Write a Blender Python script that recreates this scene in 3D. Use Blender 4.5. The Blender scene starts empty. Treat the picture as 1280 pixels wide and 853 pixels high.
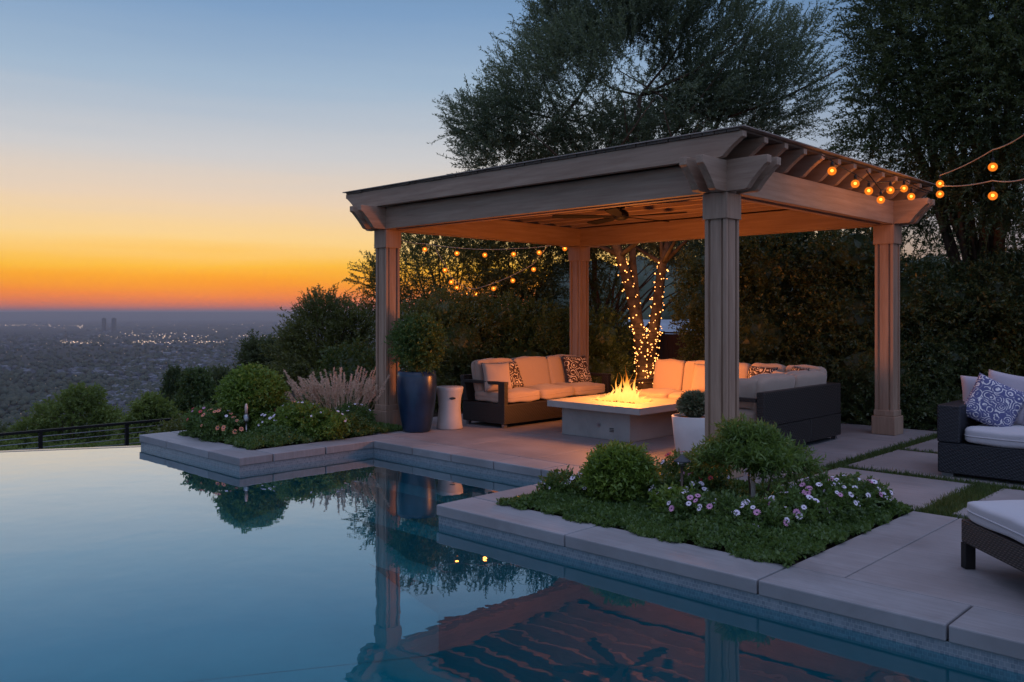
import bpy, bmesh, math, random
import numpy as np
from mathutils import Vector, Matrix
R = math.radians
rnd = random.Random(7)
NP = np.random.default_rng(11)
S = bpy.context.scene
COL = S.collection

# ------------------------------------------------------------------ camera
T = R(44.2); CT, ST = math.cos(T), math.sin(T)
EYE = 1.5; FPX = 1080.0; HZ = 392.0
cd = bpy.data.cameras.new('camera'); cam = bpy.data.objects.new('camera', cd); COL.objects.link(cam)
cam.location = (0, 0, EYE); cam.rotation_euler = (R(90), 0, T)
cd.sensor_width = 36; cd.lens = 36*FPX/1280; cd.shift_y = -(426.5-HZ)/1280
cd.clip_start = .05; cd.clip_end = 120000
S.camera = cam
S.view_settings.view_transform = 'Standard'; S.view_settings.look = 'None'
S.view_settings.exposure = 0.0; S.view_settings.gamma = 1.0
try: S.view_settings.use_curve_mapping = False
except Exception: pass
S.cycles.use_denoising = True
S.cycles.max_bounces = 8; S.cycles.transparent_max_bounces = 24
S.cycles.sample_clamp_indirect = 4.0
S.cycles.caustics_reflective = False; S.cycles.caustics_refractive = False
S.cycles.volume_bounces = 0

def WX(X, Y): return (X*CT - Y*ST, X*ST + Y*CT)
def at(u, v, Y):                      # a point of the place seen at (u,v), Y metres ahead
    x, y = WX(Y*(u-640)/FPX, Y); return Vector((x, y, EYE-(v-HZ)*Y/FPX))
def onz(u, v, z=0.0):
    Y = FPX*(EYE-z)/(v-HZ); return at(u, v, Y)

# ------------------------------------------------------------------ world: dusk sky
SUNW = 154.0                          # direction of the afterglow, degrees from +X
wd = bpy.data.worlds.new('World'); S.world = wd; wd.use_nodes = True
def lin(c):
    return tuple(((x/255)/12.92 if x/255 <= .04045 else (((x/255)+.055)/1.055)**2.4) for x in c)+(1,)
def build_world():
    nt = wd.node_tree; nt.nodes.clear(); N = nt.nodes.new; L = nt.links.new
    out = N('ShaderNodeOutputWorld'); bg = N('ShaderNodeBackground'); L(bg.outputs[0], out.inputs[0])
    tc = N('ShaderNodeTexCoord'); sep = N('ShaderNodeSeparateXYZ'); L(tc.outputs['Generated'], sep.inputs[0])
    asin = N('ShaderNodeMath'); asin.operation = 'ARCSINE'; L(sep.outputs['Z'], asin.inputs[0])
    mp = N('ShaderNodeMapping'); mp.inputs['Scale'].default_value = (2.2, 2.2, 34); L(tc.outputs['Generated'], mp.inputs[0])
    nz = N('ShaderNodeTexNoise'); nz.inputs['Scale'].default_value = 1.6; nz.inputs['Detail'].default_value = 5; L(mp.outputs[0], nz.inputs['Vector'])
    hz = N('ShaderNodeMath'); hz.operation = 'MULTIPLY_ADD'; L(nz.outputs['Fac'], hz.inputs[0]); hz.inputs[1].default_value = R(1.3); hz.inputs[2].default_value = R(-.65)
    lo = N('ShaderNodeMapRange'); L(asin.outputs[0], lo.inputs[0]); lo.inputs['From Min'].default_value = 0; lo.inputs['From Max'].default_value = R(3); lo.inputs['To Min'].default_value = .35; lo.inputs['To Max'].default_value = 1
    hm = N('ShaderNodeMath'); hm.operation = 'MULTIPLY'; L(hz.outputs[0], hm.inputs[0]); L(lo.outputs[0], hm.inputs[1])
    sm = N('ShaderNodeMath'); sm.operation = 'ADD'; L(asin.outputs[0], sm.inputs[0]); L(hm.outputs[0], sm.inputs[1])
    mr = N('ShaderNodeMapRange'); L(sm.outputs[0], mr.inputs[0])
    mr.inputs['From Min'].default_value = R(-2); mr.inputs['From Max'].default_value = R(90)
    def ramp(stops):
        r = N('ShaderNodeValToRGB'); L(mr.outputs[0], r.inputs[0]); e = r.color_ramp.elements
        while len(e) > 1: e.remove(e[-1])
        for k, (deg, c) in enumerate(stops):
            p = (deg+2)/92
            x = e[0] if k == 0 else e.new(p)
            x.position = p; x.color = lin(c)
        return r
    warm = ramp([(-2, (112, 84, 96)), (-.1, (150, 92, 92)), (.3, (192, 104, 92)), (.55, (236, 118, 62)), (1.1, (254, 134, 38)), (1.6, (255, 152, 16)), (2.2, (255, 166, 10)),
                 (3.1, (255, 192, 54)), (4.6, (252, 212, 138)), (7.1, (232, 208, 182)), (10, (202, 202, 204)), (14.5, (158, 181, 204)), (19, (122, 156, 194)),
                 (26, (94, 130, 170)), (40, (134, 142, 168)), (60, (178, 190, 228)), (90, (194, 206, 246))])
    cool = ramp([(-2, (60, 62, 84)), (0.2, (120, 110, 124)), (4, (150, 140, 146)), (8, (140, 156, 178)), (14, (108, 138, 174)), (22, (80, 114, 156)), (40, (130, 140, 168)), (60, (178, 190, 228)), (90, (194, 206, 246))])  # both ramps: high sky raised above its dusk tone to add fill light
    dt = N('ShaderNodeVectorMath'); dt.operation = 'DOT_PRODUCT'; L(tc.outputs['Generated'], dt.inputs[0])
    dt.inputs[1].default_value = (math.cos(R(SUNW)), math.sin(R(SUNW)), 0)
    az = N('ShaderNodeMapRange'); az.interpolation_type = 'SMOOTHSTEP'; L(dt.outputs['Value'], az.inputs[0])
    az.inputs['From Min'].default_value = .62; az.inputs['From Max'].default_value = .93
    mx = N('ShaderNodeMix'); mx.data_type = 'RGBA'; L(az.outputs[0], mx.inputs[0]); L(cool.outputs[0], mx.inputs[6]); L(warm.outputs[0], mx.inputs[7])
    sky = N('ShaderNodeTexSky'); sky.sky_type = 'NISHITA'; sky.sun_disc = False
    sky.sun_elevation = R(-1.0); sky.sun_rotation = R(90-SUNW); sky.altitude = 200
    ad = N('ShaderNodeMix'); ad.data_type = 'RGBA'; ad.blend_type = 'ADD'; ad.inputs[0].default_value = .03
    L(mx.outputs[2], ad.inputs[6]); L(sky.outputs[0], ad.inputs[7])
    bk = N('ShaderNodeMapRange'); bk.interpolation_type = 'SMOOTHSTEP'; L(dt.outputs['Value'], bk.inputs[0])   # sky behind the camera, brightened as added fill light
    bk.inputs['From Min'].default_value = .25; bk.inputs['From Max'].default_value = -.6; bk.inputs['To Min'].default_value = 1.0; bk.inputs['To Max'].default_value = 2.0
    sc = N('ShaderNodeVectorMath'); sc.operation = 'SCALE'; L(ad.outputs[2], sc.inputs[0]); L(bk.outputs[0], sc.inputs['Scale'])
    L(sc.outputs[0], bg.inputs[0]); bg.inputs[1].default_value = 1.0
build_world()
wd.cycles.sampling_method = 'MANUAL'; wd.cycles.sample_map_resolution = 512

# ------------------------------------------------------------------ materials
MATS = {}
class MB:
    def __init__(s, name):
        s.m = bpy.data.materials.new(name); s.m.use_nodes = True; s.nt = s.m.node_tree
        s.p = s.nt.nodes['Principled BSDF']; s.out = s.nt.nodes['Material Output']; MATS[name] = s.m
    def n(s, t, **kw):
        x = s.nt.nodes.new(t)
        for k, v in kw.items(): setattr(x, k, v)
        return x
    def l(s, a, b): s.nt.links.new(a, b)
    def co(s, scale=(1, 1, 1), kind='Object'):
        tc = s.n('ShaderNodeTexCoord'); mp = s.n('ShaderNodeMapping'); s.l(tc.outputs[kind], mp.inputs[0]); mp.inputs['Scale'].default_value = scale
        return mp.outputs[0]
    def noise(s, vec, scale, detail=4, rough=.6, dist=0):
        x = s.n('ShaderNodeTexNoise'); s.l(vec, x.inputs['Vector']); x.inputs['Scale'].default_value = scale
        x.inputs['Detail'].default_value = detail; x.inputs['Roughness'].default_value = rough; x.inputs['Distortion'].default_value = dist
        return x.outputs['Fac']
    def ramp(s, fac, stops, interp='LINEAR'):
        r = s.n('ShaderNodeValToRGB'); s.l(fac, r.inputs[0]); r.color_ramp.interpolation = interp; e = r.color_ramp.elements
        while len(e) > 1: e.remove(e[-1])
        for k, (p, c) in enumerate(stops):
            x = e[0] if k == 0 else e.new(p); x.position = p; x.color = tuple(c)+(1,)
        return r.outputs[0]
    def mix(s, fac, a, b, blend='MIX'):
        x = s.n('ShaderNodeMix', data_type='RGBA', blend_type=blend)
        for i, v in ((0, fac), (6, a), (7, b)):
            if hasattr(v, 'is_output'): s.l(v, x.inputs[i])
            elif i == 0: x.inputs[0].default_value = v
            else: x.inputs[i].default_value = tuple(v)+(1,)
        return x.outputs[2]
    def math(s, op, a, b=0.0):
        x = s.n('ShaderNodeMath', operation=op)
        for i, v in ((0, a), (1, b)):
            if hasattr(v, 'is_output'): s.l(v, x.inputs[i])
            else: x.inputs[i].default_value = v
        return x.outputs[0]
    def bump(s, h, strength=.3, dist=.01):
        b = s.n('ShaderNodeBump'); s.l(h, b.inputs['Height']); b.inputs['Strength'].default_value = strength; b.inputs['Distance'].default_value = dist
        s.l(b.outputs[0], s.p.inputs['Normal'])
    def base(s, c):
        if hasattr(c, 'is_output'): s.l(c, s.p.inputs['Base Color'])
        else: s.p.inputs['Base Color'].default_value = tuple(c)+(1,)
    def rough(s, r):
        if hasattr(r, 'is_output'): s.l(r, s.p.inputs['Roughness'])
        else: s.p.inputs['Roughness'].default_value = r
    def spec(s, v): s.p.inputs['Specular IOR Level'].default_value = v

def m_wood(name, axis, c1=(.29, .175, .12), c2=(.49, .33, .24)):
    b = MB(name); sc = [14, 14, 14]; sc[axis] = .9
    v = b.co(tuple(sc)); f = b.noise(v, 1.6, 6, .65, .4); g = b.noise(b.co(), .9, 3)
    c = b.ramp(f, [(.3, c1), (.7, c2)]); c = b.mix(b.math('MULTIPLY', g, .5), c, tuple(x*.72 for x in c1))
    b.base(c); b.rough(.62); b.bump(f, .35, .004); return b.m
W_X = m_wood('painted_timber_x', 0); W_Y = m_wood('painted_timber_y', 1); W_Z = m_wood('painted_timber_z', 2)
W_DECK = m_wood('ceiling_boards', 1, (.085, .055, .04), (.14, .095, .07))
W_FENCE = m_wood('fence_timber', 2, (.05, .022, .014), (.10, .045, .028))
def m_stone(name, c1, c2, grain=60, scale=1.6, rough=.65, stripe=True):
    b = MB(name); v = b.co(kind='Object'); n1 = b.noise(v, scale, 5, .6); n2 = b.noise(v, grain, 3)
    c = b.ramp(n1, [(.3, c1), (.72, c2)])
    h = n2
    if stripe:
        st = b.noise(b.co((1.2, 26, 1)), 1.3, 4, .7); c = b.mix(b.math('MULTIPLY', st, .8), c, tuple(x*.58 for x in c1)); h = st
    c = b.mix(.18, c, n2, 'MULTIPLY') if False else c
    # weather stains of their own shape
    oi = b.n('ShaderNodeObjectInfo'); hv = b.n('ShaderNodeHueSaturation'); b.l(b.math('ADD', b.math('MULTIPLY', oi.outputs['Random'], .26), .86), hv.inputs['Value']); b.l(c, hv.inputs['Color']); c = hv.outputs[0]
    s2 = b.noise(v, .55, 6, .75, .6); m = b.ramp(s2, [(.52, (0, 0, 0)), (.68, (1, 1, 1))])
    c = b.mix(b.math('MULTIPLY', m, .38), c, tuple(x*.5 for x in c1))
    b.base(c); b.rough(b.math('ADD', b.math('MULTIPLY', n1, .35), rough-.2)); b.bump(h, .25, .003); return b.m
M_COPE = m_stone('coping_stone', (.25, .24, .25), (.395, .385, .41))
M_PATIO = m_stone('patio_stone', (.25, .225, .23), (.39, .355, .365))
M_SLAB = m_stone('paver_stone', (.24, .215, .22), (.37, .33, .335))
M_CONC = m_stone('table_concrete', (.27, .26, .25), (.38, .365, .35), 90, 3, .6, False)
M_JOINT = m_stone('joint_mortar', (.10, .09, .09), (.16, .14, .14), 60, 3, .9, False)
def m_tile():
    b = MB('waterline_mosaic'); tc = b.n('ShaderNodeTexCoord'); geo = b.n('ShaderNodeNewGeometry')
    sp = b.n('ShaderNodeSeparateXYZ'); b.l(tc.outputs['Object'], sp.inputs[0])
    cb = b.n('ShaderNodeCombineXYZ'); b.l(b.math('ADD', sp.outputs[0], sp.outputs[1]), cb.inputs[0]); b.l(sp.outputs[2], cb.inputs[1])
    br = b.n('ShaderNodeTexBrick'); b.l(cb.outputs[0], br.inputs['Vector']); br.offset = .5
    br.inputs['Scale'].default_value = 22; br.inputs['Mortar Size'].default_value = .03; br.inputs['Brick Width'].default_value = .5; br.inputs['Row Height'].default_value = .5
    br.inputs['Color1'].default_value = (.17, .20, .23, 1); br.inputs['Color2'].default_value = (.27, .30, .33, 1); br.inputs['Mortar'].default_value = (.36, .37, .38, 1)
    n = b.noise(b.co(), 25, 2); b.base(b.mix(b.math('MULTIPLY', n, .6), br.outputs[0], (.10, .14, .19)))
    b.rough(.25); return b.m
M_TILE = m_tile()
def m_plain(name, c, rough=.6, spec=.5, var=.0, vscale=6, metal=0, bump=0, bscale=60):
    b = MB(name)
    if var:
        n = b.noise(b.co(), vscale, 4); b.base(b.ramp(n, [(.3, tuple(x*(1-var) for x in c)), (.7, tuple(min(1, x*(1+var)) for x in c))]))
    else: b.base(c)
    b.rough(rough); b.spec(spec); b.p.inputs['Metallic'].default_value = metal
    if bump: b.bump(b.noise(b.co(), bscale, 4), bump, .004)
    return b.m
def m_fabric(name, c):
    b = MB(name); v = b.co(); n = b.noise(v, 380, 2); w = b.noise(v, 5, 3)
    b.base(b.mix(b.math('MULTIPLY', n, .35), c, tuple(x*.7 for x in c))); b.rough(.9); b.spec(.2)
    b.p.inputs['Sheen Weight'].default_value = .25
    h = b.math('ADD', b.math('MULTIPLY', n, .12), w); b.bump(h, .35, .02); return b.m
M_CUSH = m_fabric('cushion_fabric', (.43, .33, .27))
M_CUSH2 = m_fabric('outdoor_cushion_fabric', (.50, .475, .51))
M_LILAC = m_fabric('lilac_grey_fabric', (.42, .37, .43))
M_PIPE = m_fabric('piping_fabric', (.10, .09, .10))
def m_pattern(name, dark, light, sc=9):
    b = MB(name); v = b.co()
    vo = b.n('ShaderNodeTexVoronoi'); vo.feature = 'F1'; b.l(v, vo.inputs['Vector']); vo.inputs['Scale'].default_value = sc
    s1 = b.math('SINE', b.math('MULTIPLY', b.math('ADD', vo.outputs['Distance'], b.math('MULTIPLY', b.noise(v, sc*.8, 2), .35)), 26))
    f = b.ramp(s1, [(.40, (0, 0, 0)), (.52, (1, 1, 1))])
    n = b.ramp(b.noise(v, sc*2.2, 1), [(.54, (0, 0, 0)), (.58, (1, 1, 1))])
    k = b.math('MULTIPLY', f, b.math('SUBTRACT', 1.0, b.math('MULTIPLY', n, .8)))
    b.base(b.mix(k, dark, light)); b.rough(.9); b.spec(.2); return b.m
M_PAT = m_pattern('scroll_pattern_fabric', (.05, .03, .03), (.62, .54, .46))
M_PATB = m_pattern('blue_scroll_fabric', (.10, .105, .23), (.66, .62, .64), 13)
def m_wicker(name, c1, c2, sc=18):
    b = MB(name); v = b.co()
    w1 = b.n('ShaderNodeTexWave', wave_type='BANDS', bands_direction='Z'); b.l(v, w1.inputs[0]); w1.inputs['Scale'].default_value = sc; w1.inputs['Distortion'].default_value = .6
    w2 = b.n('ShaderNodeTexWave', wave_type='BANDS', bands_direction='DIAGONAL'); b.l(v, w2.inputs[0]); w2.inputs['Scale'].default_value = sc*.8
    f = b.math('MULTIPLY', w1.outputs['Fac'], b.math('ADD', b.math('MULTIPLY', w2.outputs['Fac'], .7), .3))
    b.base(b.mix(f, c1, c2)); b.rough(.5); b.bump(f, .8, .006); return b.m
M_WICK = m_wicker('dark_wicker', (.006, .005, .005), (.040, .031, .028))
M_WICKC = m_wicker('chaise_wicker', (.010, .008, .008), (.11, .09, .085), 24)
M_WICKB = m_wicker('charcoal_wicker', (.006, .007, .011), (.018, .021, .030), 26)
M_BLACK = m_plain('black_metal', (.010, .009, .009), .6, .3)
M_BRONZE = m_plain('bronze_metal', (.07, .05, .04), .45, metal=.6)
M_HAT = m_plain('weathered_hat', (.06, .062, .07), .7, .3)
M_STEEL = m_plain('galvanised_steel', (.30, .30, .32), .35, metal=.9)
M_BLUEPOT = m_plain('blue_glazed_ceramic', (.010, .028, .065), .28, var=.35, vscale=4)
M_WHITEPOT = m_plain('white_ceramic', (.62, .60, .60), .5, var=.06)
M_STOOL = m_plain('cream_ceramic', (.52, .46, .44), .5, var=.08)
M_SOIL = m_plain('soil', (.035, .025, .018), .95, .2, .4, 12, bump=.8, bscale=20)
M_ROCK = m_plain('lava_rock', (.03, .026, .024), .85, .3, .4, 20, bump=.8)
M_BARK = m_plain('bark', (.10, .065, .045), .9, .2, .45, 9, bump=1.0, bscale=14)
M_TWIG = m_plain('light_bark', (.22, .16, .12), .85, .2, .3, 12, bump=.6)
M_PALE = m_plain('pale_stem_bark', (.46, .36, .31), .85, .2, .25, 12, bump=.6)
M_ROOFT = m_plain('neighbour_roof', (.24, .27, .31), .7, var=.15, vscale=1)
M_WALLN = m_plain('neighbour_wall', (.42, .44, .46), .8)
M_DARKWIN = m_plain('dark_window', (.02, .025, .03), .1)
def m_leaf(name, c1, c2, rough=.38, sc=1.3, transl=.38):
    b = MB(name); v = b.co(); n = b.noise(v, sc, 3); n2 = b.noise(v, 37, 1)
    c = b.ramp(b.math('ADD', b.math('MULTIPLY', n, .5), b.math('MULTIPLY', n2, .5)), [(.38, c1), (.62, c2)])
    b.base(c); b.rough(rough); b.spec(.5)
    t = b.n('ShaderNodeBsdfTranslucent'); b.l(b.mix(.5, c, (c2[0]*1.6, c2[1]*1.5, c2[2]*.8)), t.inputs[0])
    mx = b.n('ShaderNodeMixShader'); mx.inputs[0].default_value = transl
    b.l(b.p.outputs[0], mx.inputs[1]); b.l(t.outputs[0], mx.inputs[2]); b.l(mx.outputs[0], b.out.inputs[0]); return b.m
L_OLIVE = m_leaf('olive_leaf', (.075, .11, .065), (.16, .20, .125))
L_DARK = m_leaf('dark_leaf', (.04, .065, .026), (.11, .14, .055))
L_HEDGE = m_leaf('hedge_leaf', (.04, .075, .022), (.11, .15, .045))
L_HEDGE2 = m_leaf('warm_hedge_leaf', (.06, .08, .025), (.16, .17, .05))
L_BRIGHT = m_leaf('bright_leaf', (.065, .125, .02), (.22, .31, .06), .45, 4)
L_BONS = m_leaf('feathery_leaf', (.05, .10, .025), (.17, .25, .06), .45, 5)
L_MID = m_leaf('mid_leaf', (.045, .095, .025), (.13, .20, .055), .45, 5)
L_SUCC = m_leaf('succulent_leaf', (.08, .13, .07), (.24, .24, .15), .5, 12, .1)
L_GRASS = m_leaf('grass_blade', (.04, .075, .018), (.11, .15, .04), .6, 6)
L_PLUME = m_leaf('plume_grass', (.62, .42, .36), (.85, .64, .54), .8, 6, .3)
L_FAR = m_leaf('far_leaf', (.045, .065, .03), (.11, .13, .05), .6, .5)
L_TREELEFT = m_leaf('slope_leaf', (.075, .12, .028), (.20, .25, .06), .6, .5)
M_PETW = m_plain('white_petal', (.78, .70, .80), .6, var=.1)
M_PETP = m_plain('pink_petal', (.62, .30, .48), .6, var=.2)
M_PETR = m_plain('red_petal', (.60, .06, .06), .6, var=.2)
M_PETO = m_plain('coral_petal', (.72, .25, .14), .6, var=.2)
M_EYE = m_plain('flower_eye', (.10, .04, .14), .7)
def m_emit(name, c, s, sampling='NONE'):
    b = MB(name); b.nt.nodes.remove(b.p); e = b.n('ShaderNodeEmission'); e.inputs[0].default_value = tuple(c)+(1,); e.inputs[1].default_value = s
    b.l(e.outputs[0], b.out.inputs[0]); b.m.cycles.emission_sampling = sampling; return b.m
M_FIL = m_emit('bulb_filament', (1, .42, .08), 9)
M_FAIRY = m_emit('fairy_bulb', (1, .36, .09), 5)
M_CITYL = m_emit('city_lamp', (1, .70, .50), 2.6)
def m_globe():
    b = MB('amber_globe'); b.nt.nodes.remove(b.p); e = b.n('ShaderNodeEmission'); e.inputs[0].default_value = (1, .24, .02, 1); e.inputs[1].default_value = 1.5
    t = b.n('ShaderNodeBsdfTransparent'); t.inputs[0].default_value = (1, .75, .45, 1); mx = b.n('ShaderNodeMixShader'); mx.inputs[0].default_value = .42
    b.l(t.outputs[0], mx.inputs[1]); b.l(e.outputs[0], mx.inputs[2]); b.l(mx.outputs[0], b.out.inputs[0]); b.m.cycles.emission_sampling = 'NONE'; return b.m
M_GLOBE = m_globe()
def m_flame():
    b = MB('flame'); b.nt.nodes.remove(b.p); v = b.co(kind='Object'); sp = b.n('ShaderNodeSeparateXYZ'); b.l(v, sp.inputs[0])
    h = b.math('DIVIDE', sp.outputs[2], .46); n = b.noise(b.co((9, 9, 4)), 1.6, 3)
    hh = b.math('ADD', h, b.math('MULTIPLY', b.math('SUBTRACT', n, .5), .5))
    c = b.ramp(hh, [(0, (1, .36, .06)), (.3, (1, .46, .10)), (.6, (1, .30, .03)), (1, (.9, .14, .01))])
    st = b.ramp(hh, [(0, (1, 1, 1)), (.35, (1, 1, 1)), (1, (.22, .22, .22))])
    e = b.n('ShaderNodeEmission'); b.l(c, e.inputs[0]); b.l(b.math('MULTIPLY', st, 2.2), e.inputs[1])
    t = b.n('ShaderNodeBsdfTransparent'); mx = b.n('ShaderNodeMixShader')
    b.l(b.ramp(hh, [(.3, (.75, .75, .75)), (.95, (.25, .25, .25))]), mx.inputs[0]); b.l(t.outputs[0], mx.inputs[1]); b.l(e.outputs[0], mx.inputs[2]); b.l(mx.outputs[0], b.out.inputs[0])
    b.m.cycles.emission_sampling = 'NONE'; return b.m
M_FLAME = m_flame()
def m_water():
    b = MB('pool_water'); b.nt.nodes.remove(b.p); v = b.co((1, 1, 1))
    n = b.noise(v, 1.1, 2, .5); n2 = b.noise(v, 5, 2, .5)
    bp = b.n('ShaderNodeBump'); b.l(b.math('ADD', n, b.math('MULTIPLY', n2, .24)), bp.inputs['Height']); bp.inputs['Strength'].default_value = .085; bp.inputs['Distance'].default_value = .03
    g = b.n('ShaderNodeBsdfGlossy'); g.inputs['Roughness'].default_value = .0; g.inputs[0].default_value = (.90, .97, 1, 1); b.l(bp.outputs[0], g.inputs['Normal'])
    t = b.n('ShaderNodeBsdfTransparent'); t.inputs[0].default_value = (.42, .86, .93, 1)
    lw = b.n('ShaderNodeLayerWeight'); lw.inputs[0].default_value = .5; b.l(bp.outputs[0], lw.inputs['Normal']); f = b.n('ShaderNodeMath', operation='POWER'); b.l(lw.outputs['Facing'], f.inputs[0]); f.inputs[1].default_value = 4.5; f2 = f; f = b.n('ShaderNodeMath', operation='MULTIPLY', use_clamp=True); b.l(f2.outputs[0], f.inputs[0]); f.inputs[1].default_value = 1.75
    mx = b.n('ShaderNodeMixShader'); b.l(f.outputs[0], mx.inputs[0]); b.l(t.outputs[0], mx.inputs[1]); b.l(g.outputs[0], mx.inputs[2]); b.l(mx.outputs[0], b.out.inputs[0]); return b.m
M_WATER = m_water()
def m_pool():
    b = MB('pool_plaster'); n = b.noise(b.co(), 2.2, 5); b.base(b.ramp(n, [(.3, (.008, .165, .185)), (.7, (.012, .195, .215))])); b.rough(.8); return b.m
M_POOL = m_pool()

# ------------------------------------------------------------------ mesh helpers
def link(name, data, parent=None, loc=(0, 0, 0), rot=(0, 0, 0)):
    o = bpy.data.objects.new(name, data); COL.objects.link(o); o.location = loc; o.rotation_euler = rot
    if parent: o.parent = parent
    return o
def tag(o, label=None, cat=None, group=None, kind=None):
    if label: o['label'] = label
    if cat: o['category'] = cat
    if group: o['group'] = group
    if kind: o['kind'] = kind
    return o
def thing(name, label, cat, loc=(0, 0, 0), rz=0, group=None):
    return tag(link(name, None, None, loc, (0, 0, rz)), label, cat, group)
def mesh(name, bm, mat, parent=None, loc=(0, 0, 0), rot=(0, 0, 0), smooth=False, bevel=0):
    me = bpy.data.meshes.new(name); bm.to_mesh(me); bm.free()
    for m in (mat if isinstance(mat, (list, tuple)) else [mat]): me.materials.append(m)
    if smooth: me.polygons.foreach_set('use_smooth', [True]*len(me.polygons))
    o = link(name, me, parent, loc, rot)
    if bevel:
        b = o.modifiers.new('bevel', 'BEVEL'); b.width = bevel; b.segments = 2; b.limit_method = 'ANGLE'
    return o
def B(): return bmesh.new()
def box(bm, x0, x1, y0, y1, z0, z1, mi=0):
    v = [bm.verts.new(p) for p in ((x0, y0, z0), (x1, y0, z0), (x1, y1, z0), (x0, y1, z0), (x0, y0, z1), (x1, y0, z1), (x1, y1, z1), (x0, y1, z1))]
    for f in ((3, 2, 1, 0), (4, 5, 6, 7), (0, 1, 5, 4), (1, 2, 6, 5), (2, 3, 7, 6), (3, 0, 4, 7)):
        bm.faces.new([v[i] for i in f]).material_index = mi
    return bm
def prism(bm, pts, axis, a0, a1):
    """polygon pts (2D) extruded along axis from a0 to a1; 2D = the other two axes in order"""
    def mk(p, a):
        q = list(p); q.insert(axis, a); return bm.verts.new(q)
    A = [mk(p, a0) for p in pts]; C = [mk(p, a1) for p in pts]; n = len(pts)
    bm.faces.new(A); bm.faces.new(C[::-1])
    for i in range(n): bm.faces.new((A[i], C[i], C[(i+1) % n], A[(i+1) % n]))
    bmesh.ops.recalc_face_normals(bm, faces=bm.faces); return bm
def tube(bm, pts, rad, n=8, cap=True):
    pts = [Vector(p) for p in pts]; rings = []
    if not isinstance(rad, (list, tuple)): rad = [rad]*len(pts)
    for i, p in enumerate(pts):
        d = (pts[min(i+1, len(pts)-1)]-pts[max(i-1, 0)])
        if d.length < 1e-9: d = Vector((0, 0, 1))
        d.normalize(); a = d.orthogonal().normalized() if i == 0 else (a-d*a.dot(d)).normalized(); c = d.cross(a)
        rings.append([bm.verts.new(p+(a*math.cos(2*math.pi*k/n)+c*math.sin(2*math.pi*k/n))*rad[i]) for k in range(n)])
    for r0, r1 in zip(rings, rings[1:]):
        for k in range(n): bm.faces.new((r0[k], r0[(k+1) % n], r1[(k+1) % n], r1[k]))
    if cap:
        bm.faces.new(rings[0][::-1]); bm.faces.new(rings[-1])
    return bm
def lathe(bm, prof, n=40, c=(0, 0, 0)):
    rings = [[bm.verts.new((c[0]+r*math.cos(2*math.pi*k/n), c[1]+r*math.sin(2*math.pi*k/n), c[2]+z)) for k in range(n)] if r > 1e-6 else [bm.verts.new((c[0], c[1], c[2]+z))] for r, z in prof]
    for a, b in zip(rings, rings[1:]):
        for k in range(n):
            k2 = (k+1) % n
            if len(a) == 1 and len(b) == 1: continue
            if len(a) == 1: bm.faces.new((a[0], b[k2], b[k]))
            elif len(b) == 1: bm.faces.new((a[k], a[k2], b[0]))
            else: bm.faces.new((a[k], a[k2], b[k2], b[k]))
    bmesh.ops.recalc_face_normals(bm, faces=bm.faces); return bm
def ico(bm, c, r, sub=2, jit=0, sc=(1, 1, 1)):
    g = bmesh.ops.create_icosphere(bm, subdivisions=sub, radius=r)
    for v in g['verts']:
        k = 1+rnd.uniform(-jit, jit); v.co = Vector((v.co.x*sc[0]*k+c[0], v.co.y*sc[1]*k+c[1], v.co.z*sc[2]*k+c[2]))
    return bm
def cushion(w, d, h, n=8, puff=.02, seed=0):
    bm = B(); bmesh.ops.create_cube(bm, size=2); bmesh.ops.subdivide_edges(bm, edges=bm.edges, cuts=9, use_grid_fill=True)
    q = random.Random(seed); ph = [q.uniform(0, 6.3) for _ in range(4)]
    for v in bm.verts:
        x, y, z = v.co; L = (abs(x)**n+abs(y)**n+abs(z)**n)**(1/n); x, y, z = x/L, y/L, z/L
        wr = .006*math.sin(5*x+ph[0]+3*y)+.005*math.sin(7*y+ph[1]-2*x)
        v.co = (x*w/2, y*d/2, z*h/2+math.copysign(puff*(1-x*x)*(1-y*y), z)*(abs(z) > .2)+wr)
    return bm
def pillow(w, h, t, seed=0):
    bm = B(); n = 18; q = random.Random(seed); ph = q.uniform(0, 6)
    gr = {}
    for s in (1, -1):
        for i in range(n+1):
            for j in range(n+1):
                a, b = i/n*2-1, j/n*2-1; edge = i in (0, n) or j in (0, n)
                if s == -1 and edge: gr[s, i, j] = gr[1, i, j]; continue
                x = a*(1-.07*(1-b*b)); y = b*(1-.07*(1-a*a)); z = s*t*((1-a**4)*(1-b**4))**.42*(1+.08*math.sin(4*a+ph)*math.cos(3*b))
                gr[s, i, j] = bm.verts.new((x*w/2, z*.5, y*h/2))
        for i in range(n):
            for j in range(n):
                f = [gr[s, i, j], gr[s, i+1, j], gr[s, i+1, j+1], gr[s, i, j+1]]; bm.faces.new(f if s == -1 else f[::-1])
    bmesh.ops.recalc_face_normals(bm, faces=bm.faces); return bm
def npmesh(name, V, F4, mat, parent=None, loc=(0, 0, 0), attr=None):
    V = np.asarray(V, np.float32); F4 = np.asarray(F4, np.int32); k = F4.shape[1]
    me = bpy.data.meshes.new(name); me.vertices.add(len(V)); me.vertices.foreach_set('co', V.ravel())
    me.loops.add(F4.size); me.loops.foreach_set('vertex_index', F4.ravel())
    me.polygons.add(len(F4)); me.polygons.foreach_set('loop_start', np.arange(0, F4.size, k, dtype=np.int32))
    me.update(calc_edges=True); me.materials.append(mat)
    return link(name, me, parent, loc)
def unit(a): return a/np.maximum(np.linalg.norm(a, axis=-1, keepdims=True), 1e-9)
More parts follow.
